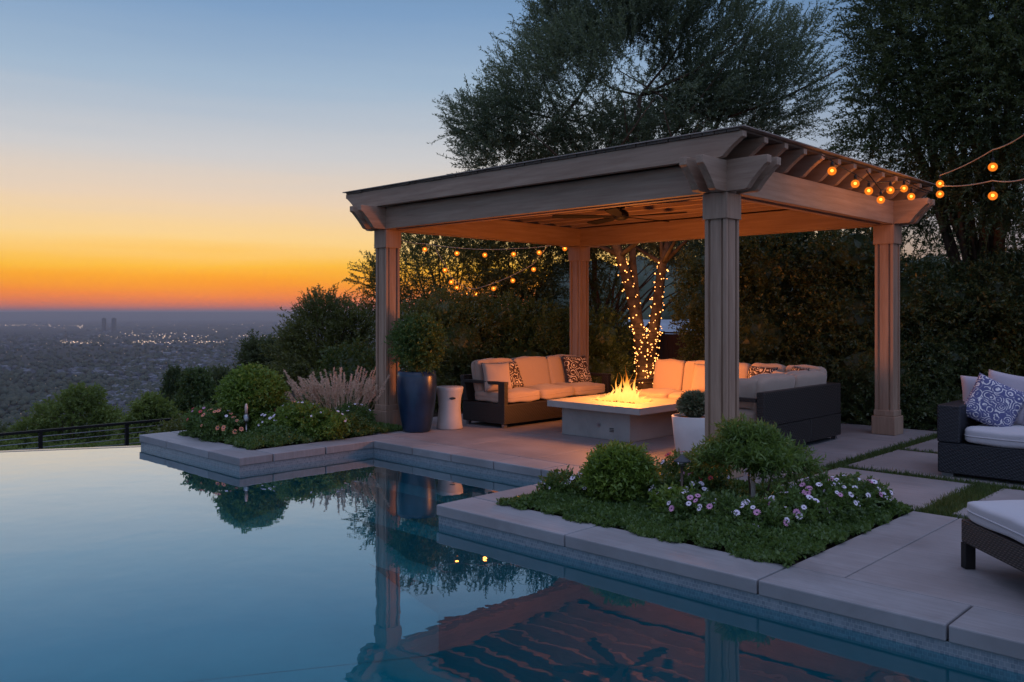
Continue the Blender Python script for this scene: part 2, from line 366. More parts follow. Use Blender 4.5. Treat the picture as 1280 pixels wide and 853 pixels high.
def leaf_geo(P, D, L, Wd):
    """diamond leaves: base point, direction, length, width"""
    N = len(P); r = unit(np.cross(D, NP.normal(size=(N, 3)))); L = np.broadcast_to(L, (N,))[:, None]; Wd = np.broadcast_to(Wd, (N,))[:, None]
    up = np.cross(D, r)*L*.12
    m = P+D*L*.42+up
    V = np.stack([P, m+r*Wd*.5, P+D*L, m-r*Wd*.5], 1).reshape(-1, 3)
    return V, np.arange(4*N).reshape(N, 4)
def sph(n): return unit(NP.normal(size=(n, 3)))
def gapn(P, k, seed):
    q = np.random.default_rng(seed); s = 0
    for i in range(5):
        w = q.normal(size=3)*k*(1+.45*i); s = s+np.sin(P@w+q.uniform(0, 6.3))/(1+.3*i)
    return s
def crown_geo(lobes, ntw, tl, per, L, Wd, up=.35, out=1.0, rand=.7, shell=.5, gap=(-1.2, 1.5), droop=.15, seed=1, twig=0.0, lobes_w=None):
    lobes = np.array(lobes, float); w = (lobes[:, 3]*lobes[:, 4]*lobes[:, 5])**.7; w /= w.sum()
    C0 = (lobes[:, :3]*w[:, None]).sum(0)
    idx = NP.choice(len(lobes), int(ntw*1.8), p=w); lb = lobes[idx]; u = sph(len(idx))
    rr = (shell+(1-shell)*NP.random(len(idx))**.7)[:, None] if shell >= 0 else NP.random(len(idx))[:, None]**(1/3)
    P = lb[:, :3]+u*rr*lb[:, 3:6]
    keep = gapn(P, gap[1], seed) > gap[0]; P = P[keep][:ntw]; u = u[keep][:ntw]; n = len(P)
    D = unit(u*out*.6+unit(P-C0)*out*.5+np.array([0, 0, up])+NP.normal(size=(n, 3))*rand*.5)
    l = tl*(.55+.8*NP.random(n))
    t = np.linspace(.05, 1, per)[None, :]+NP.uniform(-.5/per, .5/per, (n, per))
    pos = P[:, None]+D[:, None]*(t*l[:, None])[..., None]; pos[..., 2] -= droop*(t*l[:, None])**2/tl
    side = sph(n*per).reshape(n, per, 3); LD = unit(D[:, None]*.75+side*.85)
    s = (.6+.7*NP.random(n*per))
    V, F = leaf_geo(pos.reshape(-1, 3), LD.reshape(-1, 3), L*s, Wd*s)
    if twig > 0:
        e = P+D*l[:, None]; e[:, 2] -= droop*l**2/tl; a = unit(np.cross(D, sph(n)))*twig
        c = unit(np.cross(D, a))*twig
        TV = np.stack([P+a, P-a, e-a*.3, e+a*.3], 1).reshape(-1, 3); TV2 = np.stack([P+c, P-c, e-c*.3, e+c*.3], 1).reshape(-1, 3)
        F = np.concatenate([F, np.arange(8*n).reshape(-1, 4)+len(V)]); V = np.concatenate([V, TV, TV2])
    return V, F
def limbs(bm, base, r0, ends, fork=.3, wob=.06, n=7, seg=7):
    base = Vector(base)
    for e in ends:
        e, rr = Vector(e[:3]), e[3]; pts = []; rs = []
        mid = base.lerp(e, fork); mid.x = base.x+(mid.x-base.x)*.35; mid.y = base.y+(mid.y-base.y)*.35
        for i in range(seg+1):
            t = i/seg; p = base*(1-t)**2+mid*2*t*(1-t)+e*t*t
            p += Vector((rnd.uniform(-1, 1), rnd.uniform(-1, 1), rnd.uniform(-.3, .3)))*wob*(0 if i in (0,) else 1)
            pts.append(p); rs.append(r0*(1-t)+rr*t)
        tube(bm, pts, rs, n)
    return bm
def tree(name, label, cat, base, lobes, ntw, tl, per, L, Wd, leaf, tr=.14, group=None, bark=None, nl=None, **kw):
    base = Vector(base); t = thing(name, label, cat, base, 0, group); C = np.array(lobes, float)
    C[:, :3] -= np.array(base)
    V, F = crown_geo(C, ntw, tl, per, L, Wd, **kw)
    npmesh('crown', V, F, leaf, t)
    ends = [(c[0], c[1], c[2]+c[5]*.3, tr*.18) for c in C[:nl]]
    extra = []
    for c in C[:nl]:
        for k in range(3):
            d = sph(1)[0]; extra.append((c[0]+d[0]*c[3]*.7, c[1]+d[1]*c[4]*.7, c[2]+abs(d[2])*c[5]*.7, tr*.08))
    bm = limbs(B(), (0, 0, -.05), tr, ends); limbs(bm, (0, 0, C[:, 2].min()*.45), tr*.5, extra, fork=.45)
    mesh('trunk', bm, bark or M_BARK, t, smooth=True)
    return t
def bush(name, label, cat, base, lobes, ntw, tl, per, L, Wd, leaf, group=None, core=.0, stems=5, stemr=.012, **kw):
    base = Vector(base); t = thing(name, label, cat, base, 0, group); C = np.array(lobes, float)
    V, F = crown_geo(C, ntw, tl, per, L, Wd, **kw); npmesh('foliage', V, F, leaf, t)
    bm = B()
    for k in range(stems):
        c = C[k % len(C)]; a = rnd.uniform(0, 6.3); rr = rnd.uniform(.1, .6)
        tube(bm, [(rnd.uniform(-.004, .004), rnd.uniform(-.004, .004), -.02), (c[0]*.7+math.cos(a)*rr*c[3]*.4, c[1]*.7+math.sin(a)*rr*c[4]*.4, c[2]*.5), (c[0]+math.cos(a)*rr*c[3], c[1]+math.sin(a)*rr*c[4], c[2]+.2*c[5])], [stemr, stemr*.8, stemr*.4], 6)
    if core:
        for c in C: pass
    mesh('stems', bm, M_BARK, t, smooth=False)
    if core:
        bm = B()
        for c in C: ico(bm, c[:3], 1, 3, .12, (c[3]*core, c[4]*core, c[5]*core))  # solid lumps added inside the leaves to block light coming through
        mesh('opaque_core', bm, leaf, t)
    return t

# ------------------------------------------------------------------ terrain (one sheet to the horizon)
PLAIN = -180.0
def hgt(x, y):
    s = -.906*x+.423*y; r = np.hypot(x, y)
    z = -1.35-np.where(s > 16, .30*(s-16), 0)-np.where(s > 70, .25*(s-70), 0)
    lim = PLAIN+6*np.sin(x*.0011+1)*np.sin(y*.0013)*np.clip((r-2500)/6000, 0, 1)
    z = np.maximum(z, lim)
    return z
def terrain():
    rr = np.concatenate([[0], np.geomspace(4, 46000, 150)]); th = np.radians(np.arange(0, 360, 2.0)); A, Rr = np.meshgrid(th, rr)
    X, Y = Rr*np.cos(A), Rr*np.sin(A); Z = hgt(X, Y)
    Z += np.where((Rr > 30) & (Z > PLAIN+8), np.sin(X*.21)*np.cos(Y*.17)*1.2, 0)
    V = np.stack([X, Y, Z], -1).reshape(-1, 3); n = len(th); F = []
    for i in range(len(rr)-1):
        for j in range(n): F.append((i*n+j, i*n+(j+1) % n, (i+1)*n+(j+1) % n, (i+1)*n+j)[::-1])
    b = MB('terrain_ground'); v = b.co((1, 1, 1)); n1 = b.noise(v, .004, 6, .7); n2 = b.noise(v, .022, 5, .75); n3 = b.noise(v, .6, 4)
    c = b.ramp(n2, [(.40, (.014, .02, .02)), (.52, (.03, .036, .038)), (.60, (.10, .10, .105)), (.68, (.02, .028, .026))])
    c = b.mix(b.ramp(n1, [(.42, (0, 0, 0)), (.62, (.85, .85, .85))]), c, (.022, .032, .022)); b.base(c); b.rough(.95); b.spec(.1)
    o = npmesh('terrain', V, np.array(F), b.m); o.data.polygons.foreach_set('use_smooth', [True]*len(o.data.polygons)); tag(o, kind='structure')
terrain()
def ridge(name, D, a0, a1, tops, mat):
    bm = B(); n = 160; rows = []
    for i in range(n+1):
        t = i/n; a = R(a0+(a1-a0)*t); h = tops(t); col = []
        for k, (dd, hh) in enumerate(((0, PLAIN-5), (.12, PLAIN+(h-PLAIN)*.6), (.2, h), (.32, PLAIN-5))):
            r = D*(1+dd*.4); col.append(bm.verts.new((r*math.cos(a), r*math.sin(a), hh)))
        rows.append(col)
    for p, q in zip(rows, rows[1:]):
        for k in range(3): bm.faces.new((p[k], q[k], q[k+1], p[k+1]))
    bmesh.ops.recalc_face_normals(bm, faces=bm.faces)
    return tag(mesh(name, bm, mat, smooth=True), kind='structure')
M_HILL = m_plain('hill_scrub', (.045, .05, .04), .95, .1, .4, .003)
ridge('distant_hills', 27000, 90, 185, lambda t: 20+24*max(0, math.sin(t*9+1.5))**2+14*math.sin(t*23)*math.sin(t*5)+3*math.sin(t*60), M_HILL)

# the city on the plain: nobody could count it
def city():
    # buildings
    n = 7000; v = 402+NP.random(n)**.8*150; Yd = (EYE-PLAIN)*FPX/(v-HZ); u = NP.uniform(-250, 640, n); X = Yd*(u-640)/FPX
    x = X*CT-Yd*ST; y = X*ST+Yd*CT
    V = []; F = []
    cl = gapn(np.stack([x, y, 0*x], 1), .0022, 5) > -.4
    base = np.array([(-1, -1, 0), (1, -1, 0), (1, 1, 0), (-1, 1, 0), (-1, -1, 1), (1, -1, 1), (1, 1, 1), (-1, 1, 1), (-.0, -1, 1.5), (0, 1, 1.5)], float)
    fc = np.array([(0, 1, 5, 4), (1, 2, 6, 5), (2, 3, 7, 6), (3, 0, 4, 7), (4, 5, 9-1, 8), (4, 8, 9, 7), (8, 5, 6, 9), (6, 7, 9, 9)])
    k = 0
    for i in np.nonzero(cl)[0]:
        far = Yd[i]/5000; w = NP.uniform(5, 10)*(1+far*NP.random()**3*4); d = NP.uniform(5, 9)*(1+far*NP.random()**3*3); h = NP.uniform(3, 7)*(1+.6*far*NP.random())
        a = NP.choice([0.3, 1.87])+NP.uniform(-.2, .2); c, s = math.cos(a), math.sin(a); z0 = float(hgt(x[i], y[i]))-.5
        if z0 > PLAIN+25: continue
        b = base*np.array([w, d, h]); bx = b[:, 0]*c-b[:, 1]*s+x[i]; by = b[:, 0]*s+b[:, 1]*c+y[i]
        V.append(np.stack([bx, by, b[:, 2]+z0], 1))
        F += [[k+q for q in f] for f in ((0, 1, 5, 4), (1, 2, 6, 5), (2, 3, 7, 6), (3, 0, 4, 7), (4, 8, 9, 7), (8, 5, 6, 9), (4, 5, 8, 8), (6, 7, 9, 9))]
        k += 10
    b = MB('city_wall'); nn = b.noise(b.co(), .03, 1); b.base(b.ramp(nn, [(.35, (.035, .037, .045)), (.5, (.08, .085, .10)), (.70, (.20, .205, .24))])); b.rough(.8)
    me = bpy.data.meshes.new('city'); me.from_pydata(np.concatenate(V).tolist(), [], [list(dict.fromkeys(f)) for f in F]); me.materials.append(b.m)
    tag(link('city_houses', me), 'hazy carpet of houses and sheds spread over the dark plain', 'city', kind='stuff')
    # trees among them
    n = 9000; v = 420+NP.random(n)**.9*140; Yd = (EYE-PLAIN)*FPX/(v-HZ); u = NP.uniform(-250, 640, n); X = Yd*(u-640)/FPX; x = X*CT-Yd*ST; y = X*ST+Yd*CT
    bm = B(); bmesh.ops.create_icosphere(bm, subdivisions=1, radius=1); iv = np.array([p.co for p in bm.verts]); fi = np.array([[p.index for p in f.verts] for f in bm.faces]); bm.free()
    r = NP.uniform(3.5, 8, n)*(1+Yd/9000); z = hgt(x, y); ok = z < PLAIN+25; x, y, z, r = x[ok], y[ok], z[ok], r[ok]; n = len(x)
    V = iv[None]*(1+NP.uniform(-.25, .25, (n, len(iv), 1)))*r[:, None, None]*np.array([1, 1, .9])+np.stack([x, y, z+r*.7], 1)[:, None]
    F = (fi[None]+(np.arange(n)*len(iv))[:, None, None]).reshape(-1, 3)
    tag(npmesh('city_trees', V.reshape(-1, 3), F, m_leaf('city_leaf', (.02, .03, .016), (.05, .06, .03), .8, .01, 0)), 'dark dots of street trees among the houses of the plain', 'trees', kind='stuff')
    # lights
    P = []
    def row(u0, u1, v0, v1, n, jit=1.0, s=1.0):
        for i in range(n):
            t = rnd.random(); uu = u0+(u1-u0)*t; vv = v0+(v1-v0)*t+rnd.gauss(0, jit*1.3); vv = max(vv, 401); P.append((uu, vv, s*rnd.uniform(.5, 1.5)))
    row(0, 118, 407, 408, 60, .8, .8); row(-200, 470, 406, 408, 90, 2, .6); row(150, 260, 418, 421, 60, 1.4, .9); row(260, 470, 419, 424, 60, 3, .8)
    row(75, 130, 428, 430, 34, .8, 1.0); row(-150, 470, 429, 427, 80, 3, .6); row(165, 290, 428, 427, 90, .8, .8); row(-200, 470, 440, 445, 110, 8, .45)
    row(-200, 470, 465, 470, 110, 14, .4); row(-200, 400, 500, 505, 90, 18, .4); row(120, 210, 421, 419, 30, 1.2, .6)
    bm = B()
    for u, v, s in P:
        Y = (EYE-PLAIN-8)*FPX/(v-HZ); p = at(u, v, Y); w = Y/FPX*.34*s
        p.z = float(hgt(p.x, p.y))+8
        box(bm, p.x-w, p.x+w, p.y-w, p.y+w, p.z-w*.7, p.z+w*.7)
    tag(mesh('city_lamps', bm, M_CITYL), 'tiny warm street lamps twinkling over the plain', 'city lights', kind='stuff')
    # the twin towers and their floors
    for i, (u, w) in enumerate(((130, 15), (142.5, 17))):
        Y = 8400.0; p = at(u, 415, Y); t = thing('tower_block', ['left, slightly narrower dark high-rise slab of the lone pair on the plain', 'right, slightly wider dark high-rise slab of the lone pair on the plain'][i], 'tower', (p.x, p.y, PLAIN), R(44), 'twin high-rises on the plain')
        H = 133
        bm = B(); box(bm, -w, w, -15, 15, 0, H); mesh('shaft', bm, m_plain('tower_dark', (.05, .045, .05), .5), t)
        bm = B(); box(bm, -w*.6, w*.6, -9, 9, H, H+6); mesh('plant_room', bm, MATS['tower_dark'], t)
        bm = B()
        for k in range(1, 30): box(bm, -w-.3, w+.3, -15.3, 15.3, k*4.3, k*4.3+.8)
        mesh('floor_bands', bm, m_plain('tower_band', (.12, .11, .12), .6), t)
city()

# haze
bm = B(); box(bm, -47000, 47000, -47000, 47000, PLAIN-12, 85)
b = MB('haze_air'); b.nt.nodes.remove(b.p); pv = b.n('ShaderNodeVolumePrincipled'); pv.inputs['Color'].default_value = (.66, .73, .96, 1); pv.inputs['Density'].default_value = .000075; pv.inputs['Anisotropy'].default_value = .7
b.l(pv.outputs[0], b.out.inputs['Volume'])
tag(mesh('haze', bm, b.m), kind='stuff')

# ------------------------------------------------------------------ pool, coping, patio
WZ = -.150; CZ = -.085
Y0, YD = 4.44, 6.15           # front edge line, inner deck edge
XA, XB, XC = -10.76, -8.26, -5.16
def flat(name, pts, z, mat):
    bm = B(); bm.faces.new([bm.verts.new((x, y, z)) for x, y in pts]); bmesh.ops.recalc_face_normals(bm, faces=bm.faces)
    for f in bm.faces:
        if f.normal.z < 0: f.normal_flip()
    return tag(mesh(name, bm, mat), kind='structure')
poolpoly = [(7, -6), (7, Y0+.03), (XC+.03, Y0+.03), (XC+.03, YD+.03), (XB-.03, YD+.03), (XB-.03, Y0+.03), (XA+.02, Y0+.03), (XA-.02, Y0), (-16.85, -6)]
flat('water', poolpoly, WZ, M_WATER)
flat('pool_floor', poolpoly, -1.28, M_POOL)
def wall(bm, pts, z0, z1, off=0):
    for (a, b_) in zip(pts, pts[1:]):
        bm.faces.new([bm.verts.new((a[0], a[1], z0)), bm.verts.new((b_[0], b_[1], z0)), bm.verts.new((b_[0], b_[1], z1)), bm.verts.new((a[0], a[1], z1))])
    return bm
edge = [(7, Y0+.02), (XC+.02, Y0+.02), (XC+.02, YD+.02), (XB-.02, YD+.02), (XB-.02, Y0+.02), (XA+.02, Y0+.02)]
bm = wall(B(), edge, WZ-.05, CZ); tag(mesh('tile_band', bm, M_TILE), kind='structure')
bm = wall(B(), edge, -1.28, WZ-.05); wall(bm, [(7, Y0), (7, -6), (-16.85, -6)], -1.28, WZ-.02); tag(mesh('pool_wall', bm, M_POOL), kind='structure')
# the floor rises in a long smooth cove towards the infinity edge
dW = Vector((-16.85-XA, -6-Y0, 0)).normalized(); nW = Vector((-dW.y, dW.x, 0))
if nW.x < 0: nW = -nW
bm = B(); prev = None
for k in range(15):
    q_ = k/14; zz = -.20-1.075*(q_*q_*(3-2*q_)); a_ = Vector((XA, Y0, 0))-dW*4+nW*(4.6*q_); e_ = Vector((-16.85, -6, 0))+nW*(4.6*q_)
    row = [bm.verts.new((a_.x, a_.y, zz)), bm.verts.new((e_.x, e_.y, zz))]
    if prev: bm.faces.new((prev[0], prev[1], row[1], row[0]))
    prev = row
bmesh.ops.recalc_face_normals(bm, faces=bm.faces)
tag(mesh('pool_cove', bm, M_POOL, smooth=True), kind='structure')
# steps under water along the inner deck edge
bm = B()
for k in range(3): box(bm, XB+.02, XC-.02, YD-.35*(k+1)+.012, YD-.35*k+.012, -1.27, -.42-.27*k)
tag(mesh('pool_steps', bm, M_POOL), kind='structure')
# infinity edge weir
d = Vector((-16.85-XA, -6-Y0, 0)).normalized(); nrm = Vector((d.y, -d.x, 0))*-1
if nrm.x > 0: nrm = -nrm
bm = B(); a = Vector((XA+.05, Y0+.08, 0)); e = Vector((-16.85, -6, 0))
q = [a, e, e+nrm*.10, a+nrm*.10]; lo = [bm.verts.new((p.x, p.y, -1.45)) for p in q]; hi = [bm.verts.new((p.x, p.y, WZ+.004)) for p in q]
bm.faces.new(hi); [bm.faces.new((lo[i], lo[(i+1) % 4], hi[(i+1) % 4], hi[i])) for i in range(4)]
bmesh.ops.recalc_face_normals(bm, faces=bm.faces)
b = MB('wet_weir'); b.base((.30, .27, .25)); b.rough(.12); tag(mesh('infinity_edge', bm, b.m), kind='structure')

def slab(x0, x1, y0, y1, z0=CZ, z1=0.0, mat=M_COPE, name='coping_slab', g=.006):
    bm = B(); box(bm, x0+g, x1-g, y0+g, y1-g, z0, z1)
    cx, cy = (x0+x1)/2, (y0+y1)/2
    return tag(mesh(name, bm, mat, bevel=.008), kind='structure')
CW = .40
for a, c in ((-5.16, -3.83), (-3.83, -2.40), (-2.40, -1.40), (-1.40, -.10), (-.10, 1.3), (1.3, 2.7), (2.7, 4.2), (4.2, 5.6)): slab(a, c, Y0, Y0+CW)
slab(XC, XC+CW, Y0+CW, 5.55); slab(XC, XC+CW, 5.55, YD)
for a, c in ((XB, -7.55), (-7.55, -6.9), (-6.9, -6.25), (-6.25, -5.6), (-5.6, XC+CW)): slab(a, c, YD, YD+CW)
for a, c in ((XA, -10.0), (-10.0, -8.95), (-8.95, XB)): slab(a, c, Y0, Y0+CW)
slab(XB-CW, XB, Y0+CW, 5.5); slab(XB-CW, XB, 5.5, YD+CW)
slab(XA, XA+CW, Y0+CW, 5.7); slab(XA, XA+CW, 5.7, 7.0)
# body under the coping, set back
bm = B(); F0 = .03
box(bm, XA+F0, XB-F0, Y0+F0, YD, -1.3, CZ-.004); box(bm, XC+F0, 7, Y0+F0, 12.4, -1.3, CZ-.004); box(bm, XA+F0, XC+F0-.003, YD+F0, 12.4, -1.31, CZ-.006)
tag(mesh('deck_base', bm, M_JOINT), kind='structure')
def tiles(x0, x1, y0, y1, nx, ny, mat=M_PATIO, name='patio_slab'):
    for i in range(nx):
        for j in range(ny):
            slab(x0+(x1-x0)*i/nx, x0+(x1-x0)*(i+1)/nx, y0+(y1-y0)*j/ny, y0+(y1-y0)*(j+1)/ny, CZ, -.0015, mat, name, .003)
tiles(XB-CW-.9, -3.74, YD+CW, 11.65, 5, 4)
tiles(-2.07, 6.0, Y0+CW, 6.84, 4, 1); slab(-2.40, -2.07, Y0+CW, 6.84, CZ, -.0015, M_PATIO, 'patio_slab', .003)
# stepping slabs with turf joints
for (x0, x1, y0, y1) in ((-3.6, -2.38, 6.92, 8.29), (-3.6, -1.2, 8.43, 9.82), (-3.6, -1.2, 9.95, 11.5), (-2.16, -.8, 6.98, 8.29), (-1.05, .6, 8.43, 9.82), (-.66, 1, 6.98, 8.29), (-1.05, .6, 9.95, 11.5), (1.15, 3, 6.98, 8.29), (.75, 3, 8.43, 9.82), (.75, 3, 9.95, 11.5)):
    slab(x0, x1, y0, y1, CZ, -.004, M_SLAB, 'paving_slab', 0)
flat('garden_soil', [(XA, 6.6), (XA+.6, 6.6), (-9.6, 6.6), (-9.6, 11.65), (6, 11.65), (6, 15.5), (-16, 15.5), (-16, 9), (-13.5, 7)], -.06, M_SOIL)
flat('bed_soil', [(XC+CW, Y0+CW), (-2.40, Y0+CW), (-2.40, 6.84), (-2.42, 6.92), (XC+CW, 6.92)], -.03, M_SOIL)
flat('bed_soil', [(XA+CW, Y0+CW), (XB-CW, Y0+CW), (XB-CW, YD+CW), (-9.56, YD+CW), (-9.56, 7.4), (XA+CW, 7.4)], -.03, M_SOIL)
flat('turf_soil', [(-3.735, 6.86), (6, 6.86), (6, 11.6), (-3.735, 11.6)], -.05, M_SOIL)

# grass in the joints (stuff)
def grass_strips():
    segs = [(-3.73, -3.6, 6.9, 11.6, 1500*4), (-3.6, 3, 8.29, 8.43, 9000), (-3.6, 3, 9.82, 9.95, 5000), (-2.38, -2.16, 6.9, 8.29, 5200), (-.8, -.66, 6.9, 8.29, 1500), (-3.6, 3, 6.85, 6.97, 5000)]
    Ps = []
    for x0, x1, y0, y1, n in segs: Ps.append(np.stack([NP.uniform(x0-.012, x1+.012, n), NP.uniform(y0-.01, y1+.01, n), np.full(n, -.05)], 1))
    P = np.concatenate(Ps); P = P[gapn(P, 6, 3) > -1.9]; n = len(P); D = unit(np.array([0, 0, 1.0])+NP.normal(size=(n, 3))*.45); D[:, 2] = abs(D[:, 2])
    V, F = leaf_geo(P, D, NP.uniform(.05, .095, n), .008)
    tag(npmesh('turf', V, F, L_GRASS), 'green turf growing in the joints between the paving slabs', 'grass', kind='stuff')
grass_strips()
# ------------------------------------------------------------------ ground cover in the beds
def cover(x0, x1, y0, y1, n, seed, label, mask=None, z=.05):
    P = np.stack([NP.uniform(x0-.05, x1+.04, n), NP.uniform(y0-.07, y1+.04, n), np.zeros(n)], 1)
    hgt_ = z+.035*gapn(P, 2.6, seed)+.01
    ed = np.minimum.reduce([P[:, 0]-x0+.05, x1+.04-P[:, 0], P[:, 1]-y0+.07, y1+.04-P[:, 1]])
    wob = .05*np.sin(P[:, 0]*9)+.04*np.sin(P[:, 0]*23+P[:, 1]*17)
    k = ed+wob > .03; P = P[k]; hh = (np.clip(hgt_, .015, .2)*np.clip(ed*4, .35, 1))[k]
    P[:, 2] = hh*NP.random(len(P))**.35+.03*(gapn(P, 11, seed+1) > 1.2)*NP.random(len(P))
    D = unit(NP.normal(size=P.shape)*.8+np.array([0, 0, .55])); V, F = leaf_geo(P, D, NP.uniform(.022, .042, len(P)), NP.uniform(.016, .026, len(P)))
    tag(npmesh('ground_cover', V, F, L_MID), label, 'ground cover', kind='stuff')
cover(XC+CW, -2.40, Y0+CW, 6.86, 95000, 4, 'low carpet of small round green leaves spilling over the near bed edge')
cover(XA+CW, XB-CW, Y0+CW, 7.0, 60000, 9, 'low carpet of small green leaves in the far pool planter')

# ------------------------------------------------------------------ plants of the near bed
def daisy(name, petal, r=.022, np_=11):
    bm = B()
    for k in range(np_):
        a = 2*math.pi*k/np_; w = .26*r*2; c, s = math.cos(a), math.sin(a)
        p = [(r*.18, 0, .002), (r*.62, w*.5, .006), (r, 0, .003), (r*.62, -w*.5, .006)]
        bm.faces.new([bm.verts.new((x*c-y*s, x*s+y*c, z)) for x, y, z in p]).material_index = 0
    n0 = len(bm.faces); bmesh.ops.create_icosphere(bm, subdivisions=1, radius=r*.26, matrix=Matrix.Translation((0, 0, .004)) @ Matrix.Diagonal((1, 1, .6, 1)))
    bm.faces.ensure_lookup_table()
    for f in bm.faces[n0:]: f.material_index = 1
    me = bpy.data.meshes.new(name); bm.to_mesh(me); bm.free(); me.materials.append(petal); me.materials.append(M_EYE); return me
DW, DP, DR, DO = daisy('daisy_white', M_PETW), daisy('daisy_pink', M_PETP), daisy('bloom_red', M_PETR, .03, 8), daisy('bloom_coral', M_PETO, .032, 8)
DS = daisy('bloom_small', M_PETW, .014, 6)
def flowering(label, base, lobes, ntw, nfl, kinds, leaf=L_MID, fs=1.0, L=.035, Wd=.018, tl=.08, per=9, top=.35, seed=2):
    t = bush('flowering_plant', label, 'flowering plant', base, lobes, ntw, tl, per, L, Wd, leaf, 'flowering plants in the beds', stems=5, stemr=.005, shell=.35, gap=(-2.2, 5), up=.4, seed=seed)
    C = np.array(lobes, float)
    for k in range(int(nfl*1.5)):
        c = C[rnd.randrange(len(C))]; a = rnd.uniform(0, 6.3); zz = rnd.uniform(top-.5, .98); q = math.sqrt(1-max(zz, -.9)**2)
        n = Vector((q*math.cos(a), q*math.sin(a), zz)); p = Vector((c[0]+n.x*c[3]*1.12, c[1]+n.y*c[4]*1.12, c[2]+n.z*c[5]*1.12+.03))
        if p.z < .04: p.z = .06
        me = rnd.choice(kinds); o = link('flower', me, t, p); nn = (n+Vector((.25, -.45, .6))).normalized()
        o.rotation_euler = nn.to_track_quat('Z', 'Y').to_euler(); s = fs*1.08*rnd.uniform(.7, 1.25); o.scale = (s, s, s)
    return t
bush('round_shrub', 'rounded bright green shrub at the pool-side end of the near bed', 'shrub', (-4.18, 5.52, -.03), [(0, 0, .22, .24, .24, .2), (.08, -.03, .3, .17, .17, .15), (-.1, .06, .26, .16, .16, .16)], 1500, .09, 11, .042, .017, L_BRIGHT, core=.6, stems=8, shell=.5, gap=(-2.3, 6))
t = bush('cloud_shrub', 'umbrella-shaped feathery green shrub on a slim bare stem beside the front post', 'shrub', (-3.27, 5.99, -.03), [(0, 0, .47, .27, .26, .075), (-.14, .1, .50, .15, .15, .08), (.2, -.05, .42, .17, .16, .06), (.02, .02, .54, .14, .14, .08), (-.24, -.12, .42, .12, .12, .06), (.3, .1, .42, .1, .1, .05), (-.1, -.05, .6, .1, .1, .05)], 1250, .10, 11, .056, .012, L_BONS, core=0, stems=3, stemr=.010, shell=.45, gap=(-2.1, 6), up=.6)
bm = tube(B(), [(0, 0, -.03), (.005, .0, .15), (-.006, .01, .30), (0, 0, .42)], [.022, .019, .017, .014], 8); mesh('stem', bm, M_PALE, t, smooth=True)
flowering('low plant with a few pale blossoms at the pool-side corner of the near bed', (-4.62, 5.35, -.03), [(0, 0, .1, .16, .16, .1), (.14, .1, .1, .13, .13, .09)], 420, 16, [DW, DS, DS], seed=3)
flowering('bushy plant with deep red blooms between the pale pot and the path light', (-3.98, 6.15, -.03), [(0, 0, .19, .17, .17, .16), (.16, .1, .15, .15, .15, .12)], 520, 12, [DR, DR, DP, DW], seed=4)
flowering('dark mounded plant with white daisies around the path light', (-3.78, 5.74, -.03), [(0, 0, .12, .2, .2, .12), (.12, -.02, .10, .14, .14, .10), (-.2, -.12, .1, .15, .15, .08)], 750, 20, [DW, DW, DS], seed=5)
flowering('spreading plant with lilac-white daisies in the middle of the near bed front', (-3.16, 5.38, -.03), [(0, 0, .11, .24, .2, .1), (.26, .05, .1, .2, .18, .1), (-.25, .02, .1, .18, .16, .09)], 900, 26, [DW, DW, DP, DW], seed=6)
flowering('broad plant thick with pale lilac daisies at the paved end of the near bed', (-2.76, 6.05, -.03), [(0, 0, .15, .22, .26, .12), (.05, .35, .14, .2, .24, .12), (-.05, -.32, .12, .2, .22, .1)], 1100, 46, [DW, DW, DW, DP], seed=8)
flowering('small plant with white daisies behind the slim-stemmed shrub', (-3.0, 6.62, -.03), [(0, 0, .09, .2, .16, .1), (.3, 0, .12, .2, .14, .1)], 500, 16, [DW, DS], seed=9)
flowering('yellow-green plant with tiny pale buds at the left foot of the slim-stemmed shrub', (-3.62, 5.48, -.03), [(0, 0, .1, .15, .15, .08)], 320, 9, [DS, DS, DW], L_BRIGHT, seed=10)

def path_light(label, base, H):
    t = thing('path_light', label, 'path light', base, 0, 'path lights in the beds')
    bm = lathe(B(), [(.0, 0), (.022, 0), (.022, .012), (.011, .02), (.011, H-.05), (.0, H-.05)], 16); mesh('stake', bm, M_BRONZE, t, smooth=True)
    bm = lathe(B(), [(.0, H-.05), (.022, H-.05), (.022, H-.005), (0, H-.005)], 16); mesh('lens', bm, M_STEEL, t, smooth=True)
    bm = lathe(B(), [(0, H+.035), (.012, H+.03), (.03, H+.012), (.06, H-.008), (.064, H-.018), (.058, H-.014), (.02, H+.0), (0, H)], 28); mesh('hat', bm, M_HAT, t, smooth=True)
    return t
path_light('bronze path light with a grey mushroom hat in the near flower bed', (-3.66, 5.62, -.03), .42)
t = thing('garden_lantern', 'slender garden stake lantern with a pale glass tip in the far planter', 'path light', (-9.35, 5.12, -.03), 0, 'path lights in the beds')
bm = lathe(B(), [(0, 0), (.02, 0), (.02, .01), (.009, .02), (.009, .25), (0, .25)], 12); mesh('stake', bm, M_STEEL, t, smooth=True)
bm = lathe(B(), [(0, .25), (.03, .25), (.035, .27), (.03, .33), (.012, .345), (0, .345)], 16); mesh('housing', bm, M_STEEL, t, smooth=True)
bm = lathe(B(), [(0, .345), (.017, .345), (.019, .42), (.012, .46), (0, .47)], 16); mesh('glass_tip', bm, m_plain('pale_glass', (.6, .42, .38), .2), t, smooth=True)

